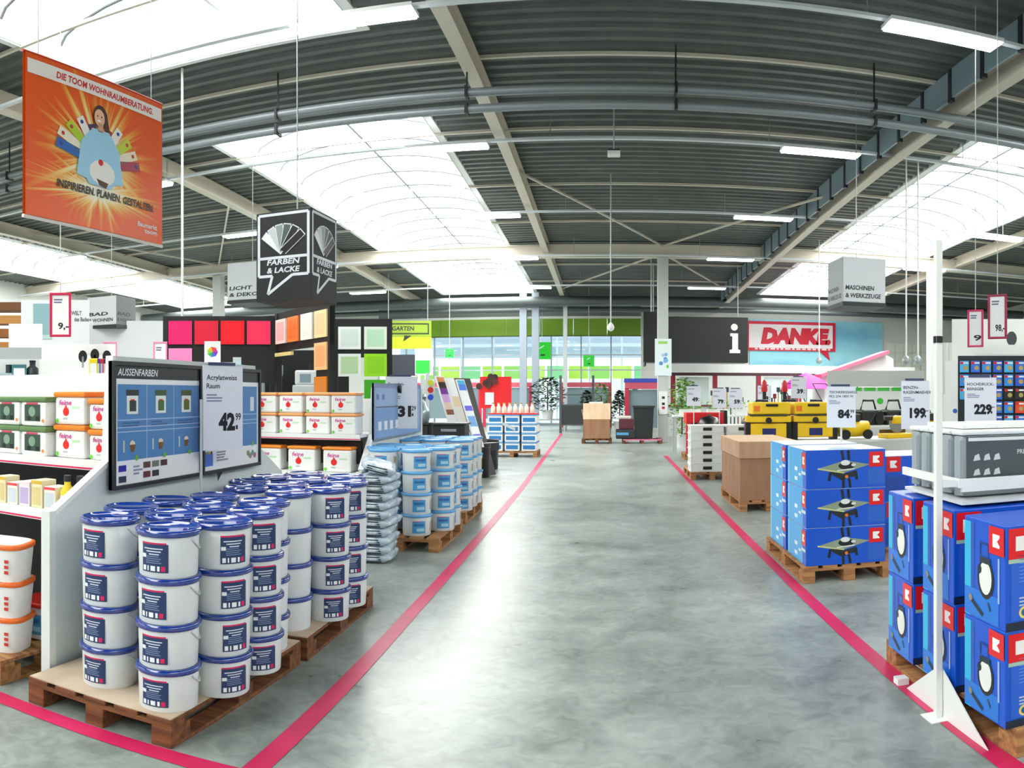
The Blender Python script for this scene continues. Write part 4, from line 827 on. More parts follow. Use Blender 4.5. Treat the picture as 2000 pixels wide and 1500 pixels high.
for k, (q_, x) in enumerate(seq):
    kk = KINDS[q_]; spawn(kk[0], kk[1], kk[2], '%s, %s on the grey display table' % (kk[3], ('at the aisle end', 'second from the aisle', 'third from the aisle', 'fourth from the aisle', 'fifth from the aisle', 'sixth from the aisle', 'last')[k]), kk[2].replace('_', ' '), (x, 11.75, .8), R(rnd.uniform(-12, 12)), 'yellow machines on the table')
def ycase(o): MB().box(-.32, .32, -.16, .16, 0, .2, YEL).build('case', o, .02); MB().box(-.1, .1, -.175, -.155, .13, .17, BLACK).build('handle', o); MB().rect(-.3, -.2, .05, .14, -.1615, ORANGE).build('label', o)
for k, x in enumerate((2.65, 3.35)): spawn('yc', ycase, 'tool_case', 'yellow tool case lying on the %s' % ('table saw at the aisle end', 'second table saw')[k], 'case', (x, 11.75, 1.222), R(3), 'yellow tool cases')
def blacktool(o): MB().box(-.2, .2, -.14, .14, 0, .2, m('23282a', .45)).build('body', o, .03); MB().tube([(-.15, 0, .2), (-.1, 0, .32), (.1, 0, .32), (.15, 0, .2)], .016, BLACK).build('handle', o); MB().lathe([(.09, -.03), (.09, .03)], m('141616', .5), 16, (.12, -.16, .09), 'y').build('wheel', o)
spawn('tb2', table(3.9, .8, .95, m('e6e8e6', .5)), 'display_table', 'white display table of black garden machines behind the yellow ones', 'table', (4.5, 13.6, 0), 0)
for k in range(7): spawn('bt', blacktool, 'garden_machine', 'black wheeled machine on the white display table, %s' % ('nearest the aisle', 'second', 'third', 'fourth', 'fifth', 'sixth', 'farthest from the aisle')[k], 'machine', (2.9+.53*k, 13.5, .95), R(rnd.uniform(-20, 20)), 'black machines on the white table').scale = (1.15, 1.15, 1.5)
def mower(o):
    MB().box(-.25, .25, -.3, .3, .1, .28, m('2f7a2c', .4)).build('deck', o, .04)
    for x in (-.27, .27):
        for y in (-.22, .22): MB().lathe([(.1, -.03), (.1, .03)], BLACK, 16, (x, y, .1), 'x').build('wheel', o)
    MB().tube([(-.2, .28, .28), (-.2, .75, .8), (.2, .75, .8), (.2, .28, .28)], .014, BLACK).build('handle', o)
for k in range(3): spawn('mo', mower, 'lawn_mower', 'green lawn mower on the tall stand, %s' % ('first', 'middle', 'last')[k], 'lawn mower', (4.55+.75*k, 16.2, 1.0), R(20), 'green lawn mowers')
spawn('tb3', table(3.0, 1.0, 1.0, m('e0e4e2', .5)), 'display_table', 'white stand carrying green lawn mowers', 'table', (5.3, 16.3, 0), 0)
# price cards among the machines
for key, px_, py_, rr, w, h, head, pr, sup, lab in (('c84', 1643, 835, 6.9, .27, .385, ['TISCHKREISSAEGE', 'PKS 254 1800 W'], '84', '99', 'white price card reading 84.99 above the blue saw boxes'),
        ('c199', 1788, 838, 6.7, .26, .44, ['BENZIN-', 'RASENMAEHER'], '199', '-', 'white price card reading 199 beside the white post'), ('c229', 1915, 830, 5.2, .225, .335, ['HOCHDRUCK-', 'REINIGER'], '229', '-', 'white price card reading 229 over the grey cases')):
    a = at(px_, py_, rr); spawn(key, card(w, h, head, pr, sup, a.z-.0), 'price_sign', lab, 'price sign', a, face(a), 'price cards over the machines')
for k, (x, y, pr) in enumerate(((1355, 793, '49'), (1405, 797, '79'), (1437, 797, '59'), (1493, 790, '99'), (1560, 778, '39'))):
    a = at(x, y, 15.6+.25*k if k < 4 else 14.55); spawn('cs%d' % k, card(.3, .42, ['GARTEN'], pr, '-', a.z), 'price_sign', 'small white price card reading %s on a pole in the garden machine zone' % pr, 'price sign', a, face(a), 'small price cards on poles')
# ---------------- tool wall and white shelves on the right edge
a = at(1938, 770, 9.0); fa = face(a); ux, uy = Vector((math.cos(fa), math.sin(fa), 0)), Vector((-math.sin(fa), math.cos(fa), 0))
o = thing('tool_wall', 'black pegboard wall full of blue packs at the right', 'tool wall', (a.x, a.y, 0), fa); MB().box(-.42, .42, 0, .05, .6, 2.02, m('1d2226', .5)).build('pegboard', o); MB().box(-.42, .42, -.2, .05, 0, .6, OFF).build('base_cabinet', o)
def pack(hx):
    def f(o):
        MB().box(-.055, .055, -.04, -.002, 0, .14, m(hx, .35)).build('pack', o, .004); b = MB(); b.rect(-.05, -.015, .1, .132, -.041, RED); b.disc(.015, .055, .028, -.041, m('b9a35a', .4)); b.rect(-.01, .05, .105, .125, -.041, WHITE); b.build('print', o)
    return f
n = 0
for r in range(8):
    for c in range(6):
        if r < 5 and c < 1: continue
        hx = ('2f8fe4', '1c5fd0', '46b4ee', '2a72dc')[(r*2+c) % 4] if not (r == 4 and c == 5) else 'f0461e'
        if r == 5 and c > 3: hx = '15181a'
        p = a+ux*(-.34+.135*c); p.z = .66+.165*r; n += 1
        spawn('pack'+hx, pack(hx), 'tool_pack', '%s pack in the %s column of the %s row on the pegboard' % ('orange' if hx == 'f0461e' else 'black' if hx == '15181a' else 'blue', ('first', 'second', 'third', 'fourth', 'fifth', 'last')[c], ('bottom', 'second', 'third', 'fourth', 'fifth', 'sixth', 'seventh', 'top')[r]), 'tool pack', p, fa, 'packs on the pegboard')
for key, x, rr, w, h, lab in (('wp1', 1885, 11.0, .6, 2.05, 'white panel with two blue dots left of the blue packs, nearer one'), ('wp2', 1868, 12.5, .45, 1.55, 'white panel with two blue dots left of the blue packs, farther one')):
    a2 = at(x, 770, rr)
    def wp(o, w=w, h=h):
        MB().box(-w/2, w/2, 0, .06, 0, h, m('eff2f1', .45)).build('panel', o)
        for dx in (-.15, .12): MB().disc(dx, h-.75, .035, -.001, m('3f63c0', .4)).build('blue_dot', o)
    spawn(key, wp, 'partition_screen', lab, 'panel', (a2.x, a2.y, 0), face(a2), 'white panels by the tool wall')
a2 = at(1985, 770, 11.2); spawn('sh3', shopshelf(1.3, 2.3, m('eef0ef', .4), 0, 3), 'shelf_unit', 'white shelf with dark goods at the right picture edge', 'shelf', (a2.x, a2.y, 0), face(a2))
fb = face(a2)
for k in range(6):
    q = a2+Vector((math.cos(fb), math.sin(fb), 0))*(-.35+.24*(k % 3))+Vector((math.sin(fb), -math.cos(fb), 0))*.2; q.z = (1.318, 1.718)[k//3]
    spawn('gx%d' % (k % 2), gadget(('3b4650', '5d6a60')[k % 2], 0), 'carton', 'dark carton on the right edge shelf, %s board, %s' % (('lower', 'upper')[k//3], ('left end', 'middle', 'right end')[k % 3]), 'carton', q, fb, 'dark cartons on the right edge shelf')
a2 = at(1965, 660, 14.0); o = thing('display_partition', 'white partition with a small lamp picture behind the magenta price signs', 'partition', (a2.x+.3, a2.y, 0), face(a2)); MB().box(-1.3, 1.3, 0, .08, 0, 3.0, m('eef1f0', .5)).build('panel', o); MB().disc(-.15, 2.62, .1, -.001, m('3c4448', .4), .14).build('lamp_picture', o)
a2 = at(1858, 700, 15.0); o = thing('display_partition', 'ribbed pale panel left of the magenta price signs', 'partition', (a2.x, a2.y, 0), face(a2)); MB().box(-.3, .3, 0, .1, 0, 2.6, m('e3e6e2', .5)).build('panel', o)
for k in range(5): MB().box(-.28+.12*k, -.22+.12*k, -.02, 0, 1.2, 2.6, m('cfd4d0', .5)).build('rib', o)
for x, y, rr, w, h, hx, pr, lab in ((1905, 678, 9.4, .21, .48, 'cf2a60', '9', 'smaller magenta-framed hanging price sign over the blue packs'), (1948, 662, 8.2, .22, .5, 'a01a4a', '98,-', 'larger magenta-framed hanging price sign at the right edge')):
    a2 = at(x, y, rr); spawn('mf'+pr, framed_card(w, h, m(hx, .4), '', pr, roof(a2.y)-a2.z-h), 'hanging_price_sign', lab, 'price sign', a2, face(a2)-R(18), 'magenta-framed hanging price signs')
# ================================================================== MIDDLE DISTANCE, LEFT OF THE AISLE
def sampleboard(cols):
    def f(o):
        MB().box(-.11, .11, 0, .03, 0, 1.32, m('e9ecec', .35)).build('board', o, .004); b = MB(); z = 1.3
        for h, hx in cols: b.rect(-.095, .095, z-h, z, -.001, m(hx, .35)); z -= h
        b.build('printed_strip', o)
    return f
SB = [[(.1, 'd9884a'), (.12, '2a1614'), (.12, '7a2c9a'), (.16, 'd9aee6'), (.14, 'efd9c8'), (.1, '8f5a44'), (.3, 'f2f4f4'), (.14, '2b3336'), (.1, '8a6a60')],
      [(.35, 'f4f5f3'), (.2, 'f0d9b4'), (.3, 'f2efe8'), (.4, 'd9c4ea')],
      [(.08, '16b8e6'), (.12, '1d74e4'), (.3, 'eef3f6'), (.1, '1414d8'), (.1, 'dfeaf4'), (.2, '2f8fe0'), (.15, 'e8eef6'), (.12, '3c10e0'), (.11, 'cfd6f0')]]
for k, (px_, lab) in enumerate(((897, 'orange to black printed'), (917, 'cream printed'), (938, 'blue and violet printed'))):
    a = at(px_, 868, 13.2); o = spawn('sb%d' % k, sampleboard(SB[k]), 'sample_board', '%s sample board leaning on the black display rack' % lab, 'sample board', (a.x, a.y, .66-.03*k), 0, 'leaning sample boards'); o.rotation_euler = (R(-22), 0, R(58))
a = at(946, 900, 13.6); o = thing('display_rack', 'black leaning display rack behind the light-blue buckets', 'rack', (a.x, a.y, 0), R(58))
b = MB(); b.T = Matrix.Rotation(R(-20), 4, 'X'); b.box(-.12, .42, .06, .1, .05, 2.0, BLACK); b.build('panel', o)
MB().box(-.8, -.05, .05, .45, 0, .1, BLACK).build('base', o); MB().box(-1.1, .4, -.02, .14, .5, .64, m('2b3033', .4)).build('ledge', o)
b = MB(); b.bar(.0, 1.02, .36, .9, .05, -.44, WHITE); b.build('white_stroke', o)
def bin_(o): MB().lathe([(.13, 0), (.15, .02), (.165, .58), (.175, .6), (.175, .62), (.15, .62), (.14, .2)], m('1d2022', .4), 20).build('bin_body', o); MB().lathe([(.17, .55), (.176, .56), (.176, .575), (.168, .58)], m('2e3234', .4), 20, cap=False).build('rim_band', o)
for k, (px_, y) in enumerate(((940, 934), (958, 918))):
    a = g(px_, y); spawn('bin', bin_, 'waste_bin', 'round black bin at the foot of the leaning boards, %s' % ('nearer', 'farther')[k], 'bin', a+Vector((-.02, .16, 0)), 0, 'round black bins')
def crateblk(o): MB().box(-.25, .25, -.2, .2, 0, .3, m('1b1e20', .45)).build('body', o, .02); MB().box(-.27, .27, -.22, .22, .3, .33, m('2d3133', .4)).build('rim', o); MB().box(-.12, .12, -.21, -.2, .2, .24, m('8d9498', .4)).build('handle', o)
spawn('tbb', table(1.1, .7, .78, m('c6cccc', .5)), 'display_table', 'grey table with black tubs behind the light-blue buckets', 'table', (-2.72, 11.3, 0), 0)
for k, x in enumerate((-2.95, -2.38)): spawn('cbk', crateblk, 'black_tub', 'black plastic tub on the grey table, %s' % ('shelf side', 'aisle side')[k], 'tub', (x, 11.2, .78), 0, 'black tubs')
def trowelstand(o):
    MB().box(-.03, .03, -.03, .03, 0, 1.9, m('e6e9ea', .4)).build('post', o); MB().box(-.12, .12, -.01, .01, 1.55, 1.8, WHITE).build('card', o)
    for k, hx in enumerate(('1f55d0', 'd82418', 'd8e23a')): MB().disc(.05, 1.5+.12*k, .05, -.04, m(hx, .4)).build('badge', o)
a = at(835, 800, 12.2); spawn('trs', trowelstand, 'leaflet_post', 'white post with blue, red and yellow badges behind the 31.29 card', 'post', (a.x, a.y, 0), face(a))
spawn('mist', lambda o: (MB().lathe([(.1, 0), (.13, .08), (.12, .2), (.07, .28), (.06, .36)], m('9fb0ba', .25, .5), 18).build('body', o), MB().lathe([(.065, .36), (.07, .4)], m('5d6a70', .4), 14).build('cap', o)), 'steel_pot', 'shiny grey pot standing on the black tubs', 'pot', (-2.85, 11.2, 1.112), 0)
# goods on top of the far tubs: white bottles and red display
spawn('tray2', lambda o: MB().box(-.6, .6, -.35, .35, 0, .03, RED).build('tray_body', o), 'red_tray', 'flat red tray on the far white tubs', 'tray', (-2.3, 18.35, 1.05), 0)
def jar(o): MB().lathe([(.05, 0), (.055, .02), (.055, .15), (.03, .19), (.03, .23)], m('efe9d4', .4), 12).build('body', o); MB().lathe([(.032, .23), (.034, .26)], m('b79a52', .4), 10).build('cap', o)
for k in range(8): spawn('jar', jar, 'bottle', 'cream bottle on the red tray of the far tubs, %s' % ('first', 'second', 'third', 'fourth', 'fifth', 'sixth', 'seventh', 'last')[k], 'bottle', (-2.8+.14*k, 18.2, 1.08), 0, 'cream bottles on the far tubs')
def redboard(o):
    MB().box(-.45, .45, 0, .05, 1.15, 2.05, RED).build('panel', o); MB().box(-.3, -.05, -.02, 0, 1.25, 1.6, m('d8dfe6', .5)).build('picture', o); MB().box(-.03, .03, 0, .05, 0, 1.15, RED).build('post', o); MB().box(-.3, .3, -.2, .25, 0, .03, DARK).build('foot', o)
    b = MB(); q = random.Random(2)
    for k in range(9): b.disc(-.3+q.uniform(-.2, .3), 1.9+q.uniform(-.15, .15), .09, -.03-.004*k, m(('2a1a16', '3d1f1a', '551d1a')[k % 3], .6))
    b.build('dark_bouquet', o)
a = at(968, 800, 21.0); spawn('rbd', redboard, 'display_board', 'bright red display board behind the far white tubs', 'display', (a.x, a.y, 0), face(a))
# ================================================================== MIDDLE OF THE AISLE END
def openbox(o):
    b = MB(); w, d, h = .86, .8, .62
    b.box(-w/2, w/2, -d/2, -d/2+.012, 0, h, CARD); b.box(-w/2, w/2, d/2-.012, d/2, 0, h, CARD); b.box(-w/2, -w/2+.012, -d/2, d/2, 0, h, CARD); b.box(w/2-.012, w/2, -d/2, d/2, 0, h, CARD); b.box(-w/2, w/2, -d/2, d/2, 0, .012, CARD); b.build('body', o)
    MB().beam((-w/2, d/2, h), (-w/2, d/2, h), .01, .01, CARDL) if False else None
    b = MB(); b.add([(-w/2, -d/2, h), (w/2, -d/2, h), (w/2, -d/2+.1, h+.5), (-w/2, -d/2+.1, h+.5), (-w/2, -d/2+.012, h), (w/2, -d/2+.012, h), (w/2, -d/2+.112, h+.5), (-w/2, -d/2+.112, h+.5)], [(0, 1, 2, 3), (7, 6, 5, 4), (0, 4, 5, 1), (3, 2, 6, 7), (0, 3, 7, 4), (1, 5, 6, 2)], CARDL); b.build('raised_flap', o)
    b = MB(); b.add([(-w/2, -d/2+.1, h), (-w/2, d/2, h), (-w/2-.05, d/2, h+.3), (-w/2-.05, -d/2+.1, h+.3)], [(0, 1, 2, 3)], CARDL); b.build('side_flap', o); MB().box(-.25, .2, -.2, .2, .3, 1.16, WHITE).build('white_filling', o)
spawn('palm', pallet(.95, .85, WOODD), 'wooden_pallet', 'wooden pallet under the open carton at the aisle end', 'pallet', (-.28, 23.5, 0), 0, 'pallets at the aisle end')
spawn('obx', openbox, 'open_carton', 'open brown carton with raised pale flap at the aisle end', 'cardboard box', (-.28, 23.5, .145), 0)
spawn('palm2', pallet(1.25, .9, WOODD), 'wooden_pallet', 'wooden pallet with pink edge under the black wheeled bin', 'pallet', (1.15, 23.5, 0), 0, 'pallets at the aisle end')
tag(MB().box(-.6, .6, -.46, -.452, .1, .14, m('e87aa8', .5)).build('pink_edge_strip'), 'pink edging strip on the pallet front by the black bin', 'edge strip').location = (1.15, 23.5, 0)
def wheelie(o):
    MB().prism([(-.27, 0), (.27, 0), (.32, .98), (-.32, .98)], -.3, .3, m('23282a', .4)).build('bin_body', o); MB().box(-.35, .35, -.34, .34, .98, 1.04, m('2d3335', .4)).build('lid', o)
    for x in (-.22, .22): MB().lathe([(.1, -.03), (.1, .03)], BLACK, 14, (x, .3, .1), 'x').build('wheel', o)
spawn('wh', wheelie, 'wheeled_bin', 'black wheeled bin on the pallet beside the column', 'bin', (1.2, 23.5, .146), 0)
def toolbag(o): MB().box(-.3, .3, -.2, .2, 0, .3, m('2f3336', .5)).build('body', o, .03); MB().box(-.28, .1, -.22, -.2, .12, .2, m('5aa8d8', .4)).build('blue_label', o); MB().box(-.2, .26, -.15, .15, .3, .62, m('5c2230', .5)).build('red_pack', o, .03); MB().box(-.25, .2, -.1, .12, .62, .72, m('d9d6cc', .5)).build('white_bag', o, .03)
spawn('tbg', toolbag, 'goods_pile', 'pile of dark packs with a blue label beside the black wheeled bin', 'goods', (.62, 23.35, .146), 0)
def portal(w, h, top):
    def f(o):
        for x in (-w/2, w/2): MB().box(x-.07, x+.07, -.07, .07, 0, h, m('c22a4a', .5)).build('post', o)
        MB().box(-w/2-.07, w/2+.07, -.07, .07, h-.02, h+.2, m('c9566a', .5)).build('beam', o)
        if top: MB().box(-w/2-.1, w/2+.1, -.08, .08, h+.2, h+.34, m(top, .5)).build('blue_header', o)
        MB().box(-w/2+.07, w/2-.07, .02, .05, .4, h-.05, m('7d949c', .2)).build('glass_panel', o)
    return f
spawn('po1', portal(1.15, 1.75, '3a4ab0'), 'booth', 'red-framed booth with blue header behind the black wheeled bin', 'booth', (1.3, 25.2, 0), 0, 'red-framed booths')
# ================================================================== GARDEN CENTRE SIDE
def shrub(hx, hx2, hgt, wid, n, cone, seed):
    def f(o):
        q = random.Random(seed); b = MB(); mt = noisy('foliage_%s' % hx, hx, hx2, (6, 6, 6), 3, (.5, .6))
        for k in range(n):
            t = q.random()**.8; z = .35+t*(hgt-.35); r = wid/2*((1-t)**.7 if cone else math.sin(math.pi*min(.97, .12+t*.85))**.6)*q.uniform(.45, 1); a = q.uniform(0, 6.28); s_ = q.uniform(.08, .16)
            p = Vector((r*math.cos(a), r*math.sin(a), z)); u = Vector((math.cos(a), math.sin(a), q.uniform(-.5, .5)))*s_; v = Vector((-math.sin(a), math.cos(a), q.uniform(-.4, .4)))*s_*.45
            b.add([p-u*.3, p+u*.4+v, p+u, p+u*.4-v], [(0, 1, 2, 3)], mt)
        b.build('foliage', o); MB().cyl((0, 0, .3), .03, hgt*.6, m('5a4030', .7), 8).build('stem', o); MB().lathe([(.2, 0), (.26, .36), (.28, .38), (.24, .38)], m('d9dcdb', .5), 16).build('pot', o)
    return f
spawn('palg', table(1.5, .8, .5, m('9aa2a4', .5)), 'display_table', 'low grey plant table in front of the glazing', 'table', (-2.4, 31.0, 0), 0)
for k, (x, y, key, sz) in enumerate(((-2.45, 31.0, 'a', 1), (-.8, 31.2, 'b', 1), (.6, 31.5, 'b', 1), (-.2, 33.0, 'c', 1), (1.2, 33.0, 'c', 1))):
    spec = {'a': ('15301c', '2a4a26', 1.75, 1.5, 700, False, 3), 'b': ('14281a', '28421f', 1.7, 1.2, 500, True, 4), 'c': ('4d7a2a', '86b04a', 2.0, 1.1, 420, False, 5)}[key]
    spawn('shr'+key, shrub(*spec), 'potted_shrub', ('big dark green shrub in white pot on the low grey plant table', 'dark conifer in white pot by the glazing, left of the cartons', 'dark conifer in white pot behind the open carton', 'leafy light green shrub before the glazing, left one', 'leafy light green shrub before the glazing, right one')[k], 'shrub', (x, y, .5 if k == 0 else 0), rnd.uniform(0, 6), 'potted shrubs by the glazing')
for k, (x, w) in enumerate(((-7.4, 3.0), (-4.6, 2.2), (-.9, 2.2))): spawn('po_%d' % k, portal(w, 1.9, None), 'booth', 'faint red frame standing before the glazing, %s' % ('behind the leaning boards', 'behind the red board', 'behind the dark conifers')[k], 'booth', (x, 34.3, 0), 0, 'red-framed booths')
def gate(o):
    for x in (-.65, .65): MB().box(x-.05, x+.05, -.05, .05, 0, 2.3, m('4d565a', .4, .3)).build('post', o)
    for z in (.3, 1.1, 1.5): MB().box(-.6, .6, -.02, .02, z, z+.05, m('4d565a', .4, .3)).build('rail', o)
    MB().box(-.6, .6, -.015, .015, .35, 1.1, m('2b3032', .4)).build('dark_infill', o)
spawn('gate', gate, 'metal_gate', 'dark metal gate beside the open carton', 'gate', (-1.15, 29.4, 0), 0)
for k, (px_, y, w, rr, hx, lab) in enumerate(((1059, 685, .82, 35.0, '1fd12c', 'bright green square sign hanging before the glazing'), (1150, 705, .5, 33.0, '21c42e', 'small bright green sign with dark words before the glazing'), (878, 690, .35, 30, '26cc4a', 'tiny green sign at the left end of the glazing'))):
    a = at(px_, y, rr)
    def gs(o, w=w, hx=hx):
        MB().box(-w/2, w/2, 0, .03, -w/2, w/2, m(hx, .5)).build('panel', o); MB().bar(-w*.2, w*.1, w*.1, w*.3, w*.06, -.002, m('cfe9d8', .5)).build('leaf_print', o); MB().box(-w*.1, w*.15, -.004, -.001, -w*.3, -w*.2, m('20402a', .5)).build('word_bar', o); MB().cyl((0, .015, w/2), .012, roof(a.y)-a.z-w/2, LGREY, 6).build('hanging_rod', o)
    spawn('gs%d' % k, gs, 'hanging_sign', lab, 'sign', a, face(a))
# green fascia, glazing and posts
gf = thing('green_fascia', 'olive green fascia band over the glazed rear front', 'fascia', ((GX0+GX1)/2, YB-.14, 0)); w2 = (GX1-GX0)/2
for k in range(8): MB().box(-w2+2*w2*k/8, -w2+2*w2*(k+1)/8-.015, 0, .1, 4.47, 5.3, m('7da820', .5) if k != 7 else m('6b911d', .5)).build('fascia_panel', gf)
MB().box(-w2, w2, -.02, .12, 5.3, 5.42, m('e9eeea', .5)).build('top_trim', gf); MB().box(-w2, w2, -.02, .12, 4.42, 4.47, m('4b6414', .5)).build('bottom_trim', gf)
wn = struct(MB().box(GX0, GX1, YB, YB+.12, 0, .12, m('aab4ba', .4)).build('window_10'))
GLASS = bpy.data.materials.new('clear_glass'); GLASS.use_nodes = True
def _glass():
    t = GLASS.node_tree; N = t.nodes; L = t.links; N.remove(N['Principled BSDF']); a = N.new('ShaderNodeBsdfTransparent'); b = N.new('ShaderNodeBsdfGlossy'); b.inputs['Roughness'].default_value = .02; a.inputs[0].default_value = (.93, .97, .97, 1)
    x = N.new('ShaderNodeMixShader'); x.inputs[0].default_value = .07; L.new(a.outputs[0], x.inputs[1]); L.new(b.outputs[0], x.inputs[2]); L.new(x.outputs[0], N['Material Output'].inputs[0])
_glass()
for k in range(9):
    x0 = GX0+(GX1-GX0)*k/9; x1 = GX0+(GX1-GX0)*(k+1)/9
    MB().box(x0-.035, x0+.035, YB-.02, YB+.12, .12, 5.3, m('9fb0c0', .4)).build('mullion', wn)
    MB().add([(x0, YB+.06, .12), (x1, YB+.06, .12), (x1, YB+.06, 5.3), (x0, YB+.06, 5.3)], [(0, 1, 2, 3)], GLASS).build('pane', wn)
for z in (2.75, 3.5): MB().box(GX0, GX1, YB-.01, YB+.11, z-.03, z+.03, m('c3ccd4', .4)).build('transom', wn)
for k, px_ in enumerate((1022, 1046, 1104)):
    a = at(px_, 770, 33.5); struct(MB().box(a.x-.16 if k < 2 else a.x-.09, a.x+.16 if k < 2 else a.x+.09, a.y-.1, a.y+.1, 0, 6.2, m('8f9ba8' if k < 2 else 'b9c0c2', .5)).build('column'))
# outdoors: sales yard with greenhouse
struct(MB().box(-30, 30, YB+.2, YB+40, -.14, -.02, m('c9cbc8', .8)).build('yard_ground'))
gh = thing('greenhouse', 'pale greenhouse frame with green plant banner outside the glazing', 'greenhouse', (-5, YB+9, 0))
for k in range(9): MB().box(-8+2*k-.06, -8+2*k+.06, -.06, .06, 0, 5.2, m('c9d6dc', .5)).build('post', gh)
for z, hx in ((3.9, 'b4c6d2'), (5.2, 'aebfcc'), (4.6, 'c9d8e2')): MB().box(-8.2, 8.2, -.08, .08, z-.1, z+.1, m(hx, .5)).build('beam', gh)
for k in range(12):
    MB().box(-8+1.34*k, -8+1.34*k+1.2, -.14, -.1, 2.5, 3.3, m(('a6d83c', '8fcf5a', 'b9e05a', '7fcf8a')[k % 4], .6)).build('green_banner', gh)
    MB().box(-8+1.34*k, -8+1.34*k+1.2, -.02, .02, .6, 2.4, m('eef3f0', .6)).build('pale_panel', gh)
MB().box(-8.2, 8.2, .5, .6, 3.95, 5.15, m('c3d3de', .5)).build('roof_shade', gh)
# GARTEN sign left of the glazing, dark panel below
a = at(797, 655, 30.0)
def garten(o):
    MB().box(-.95, .95, 0, .06, -.05, .6, m('86a31e', .5)).build('panel', o); MB().box(-.95, .95, 0, .06, -.55, -.06, m('b4ea14', .5)).build('lower_panel', o); MB().frame(-.95, .85, .05, .5, .05, -.012, -.001, m('20301a', .5)).build('frame_line', o)
    b = MB(); b.text('GARTEN', .24, -.2, .2, -.003, m('1b2216', .5), .5, .03, .1, .9); b.flat([(-.15, .0), (.15, -.02), (-.2, -.26)], -.003, m('1b2216', .5)); b.build('lettering', o)
    for x in (-.8, .8): MB().cyl((x, .03, .6), .012, roof(a.y)-a.z-.6, LGREY, 6).build('hanging_rod', o)
spawn('gart', garten, 'hanging_sign', 'green and lime hanging sign with black speech bubble beside the colour tiles', 'sign', a, face(a))
a = at(782, 712, 26); o = thing('display_partition', 'dark partition below the lime sign with a green picture', 'partition', (a.x, a.y, 0), face(a)); MB().box(-.55, .55, 0, .08, 0, 2.95, m('262a38', .5)).build('panel', o); MB().box(-.55, .55, -.02, 0, 1.4, 2.2, m('e9ecec', .5)).build('white_panel', o)
a = at(828, 707, 25); o = thing('display_partition', 'white post with bright green picture beside the dark partition', 'partition', (a.x, a.y, 0), face(a)); MB().box(-.3, .3, 0, .06, 2.2, 3.1, WHITE).build('panel', o); MB().box(-.28, .2, -.012, 0, 2.25, 2.7, m('24d23c', .5)).build('green_picture', o); MB().box(.02, .1, 0, .06, 0, 2.2, WHITE).build('post', o)
# ================================================================== INFORMATION DESK AND REAR WALL, RIGHT
def canopy(o):
    MB().box(-1.9, 1.9, 0, 1.0, 2.72, 4.42, m('141919', .3)).build('black_fascia', o, .01); MB().box(-1.95, -1.9, .0, 1.0, 2.6, 4.5, BLACK).build('end_board', o)
    b = MB(); b.disc(1.38, 4.05, .13, -.002, m('f4f6f4', .5)); b.flat([(1.2, 3.08), (1.6, 3.08), (1.6, 3.2), (1.52, 3.22), (1.52, 3.82), (1.22, 3.82), (1.22, 3.72), (1.3, 3.7), (1.3, 3.22), (1.2, 3.2)], -.002, m('f4f6f4', .5)); b.build('info_letter', o)
    for x in (-1.6, 1.6): MB().cyl((x, .5, 4.42), .02, 2.1, LGREY, 8).build('hanging_rod', o)
    MB().box(-1.4, 1.4, .1, .9, 0, 1.1, m('d6dad9', .5)).build('counter', o); MB().box(-1.5, 1.5, .0, 1.0, 1.1, 1.15, m('6b2430', .5)).build('counter_top', o)
spawn('info', canopy, 'information_desk', 'information desk under a black fascia with white letter i', 'information desk', (3.38, 27.0, 0), 0)
a = at(1272, 660, 26.2); o = thing('black_panel_sign', 'narrow black panel hanging left of the information fascia', 'sign', (a.x, a.y, 0), 0); MB().box(-.28, .28, 0, .06, 2.7, 4.5, m('17191b', .5)).build('panel', o); MB().cyl((0, .03, 4.5), .02, 2.05, LGREY, 6).build('hanging_rod', o)
def poster(o):
    MB().box(-.27, .27, 0, .02, 0, 1.2, m('e4f1f5', .45)).build('poster_board', o); b = MB(); b.rect(-.16, .14, 1.03, 1.12, -.001, m('a6dd6a', .5)); q = random.Random(6)
    for k in range(7): b.disc(q.uniform(-.15, .15), q.uniform(.4, .75), q.uniform(.04, .08), -.001-.0005*k, m(('7fb2e0', '5a95d0', 'a9cdea')[k % 3], .5))
    b.disc(.14, .3, .04, -.002, m('6cd03a', .5), .06); b.build('poster_print', o)
spawn('post', poster, 'poster', 'white poster with blue shapes fixed to the column', 'poster', (1.86, 23.79, 2.15), 0)
o = thing('column_notice', 'narrow white notice strip with dark squares low on the column', 'notice', (1.86, 23.8, .9), 0); MB().box(-.14, .14, 0, .02, 0, .75, WHITE).build('strip', o)
for z, hx in ((.5, '20242a'), (.3, '20242a'), (.17, 'c02a3a')): MB().box(-.04, .05, -.006, -.001, z, z+.08, m(hx, .5)).build('square_mark', o)
# blue mural with DANKE board
tag(MB().box(7.2, 14.35, YB-.1, YB-.02, 2.7, 5.35, noisy('sky_mural', '4aa3dc', '9fe0ee', (.25, .25, .7), 3, (.5, .6), 0, .3, .6)).build('sky_mural'), 'sky blue mural on the rear wall right of the information desk', 'mural')
def danke(o):
    RD = m('d4143c', .5); MB().box(-2.35, 2.35, 0, .06, 0, 1.5, m('f3eff2', .5)).build('board', o); MB().frame(-2.35, 2.35, 0, 1.5, .15, -.02, -.001, RD).build('red_frame', o)
    b = MB(); b.text('DANKE.', 1.0, .25, .42, -.012, m('dc1a38', .5), .5, .08, .18, 3.7); q = random.Random(8); x = -1.9
    while x < 2.0: w = q.uniform(.1, .3); b.rect(x, x+w, .06, .14, -.022, m('f6dfe4', .5)); x += w+.08
    b.build('lettering', o); MB().prism([(1.5, 0), (1.95, 0), (2.05, -.45)], -.02, .02, RD).build('bubble_tip', o)
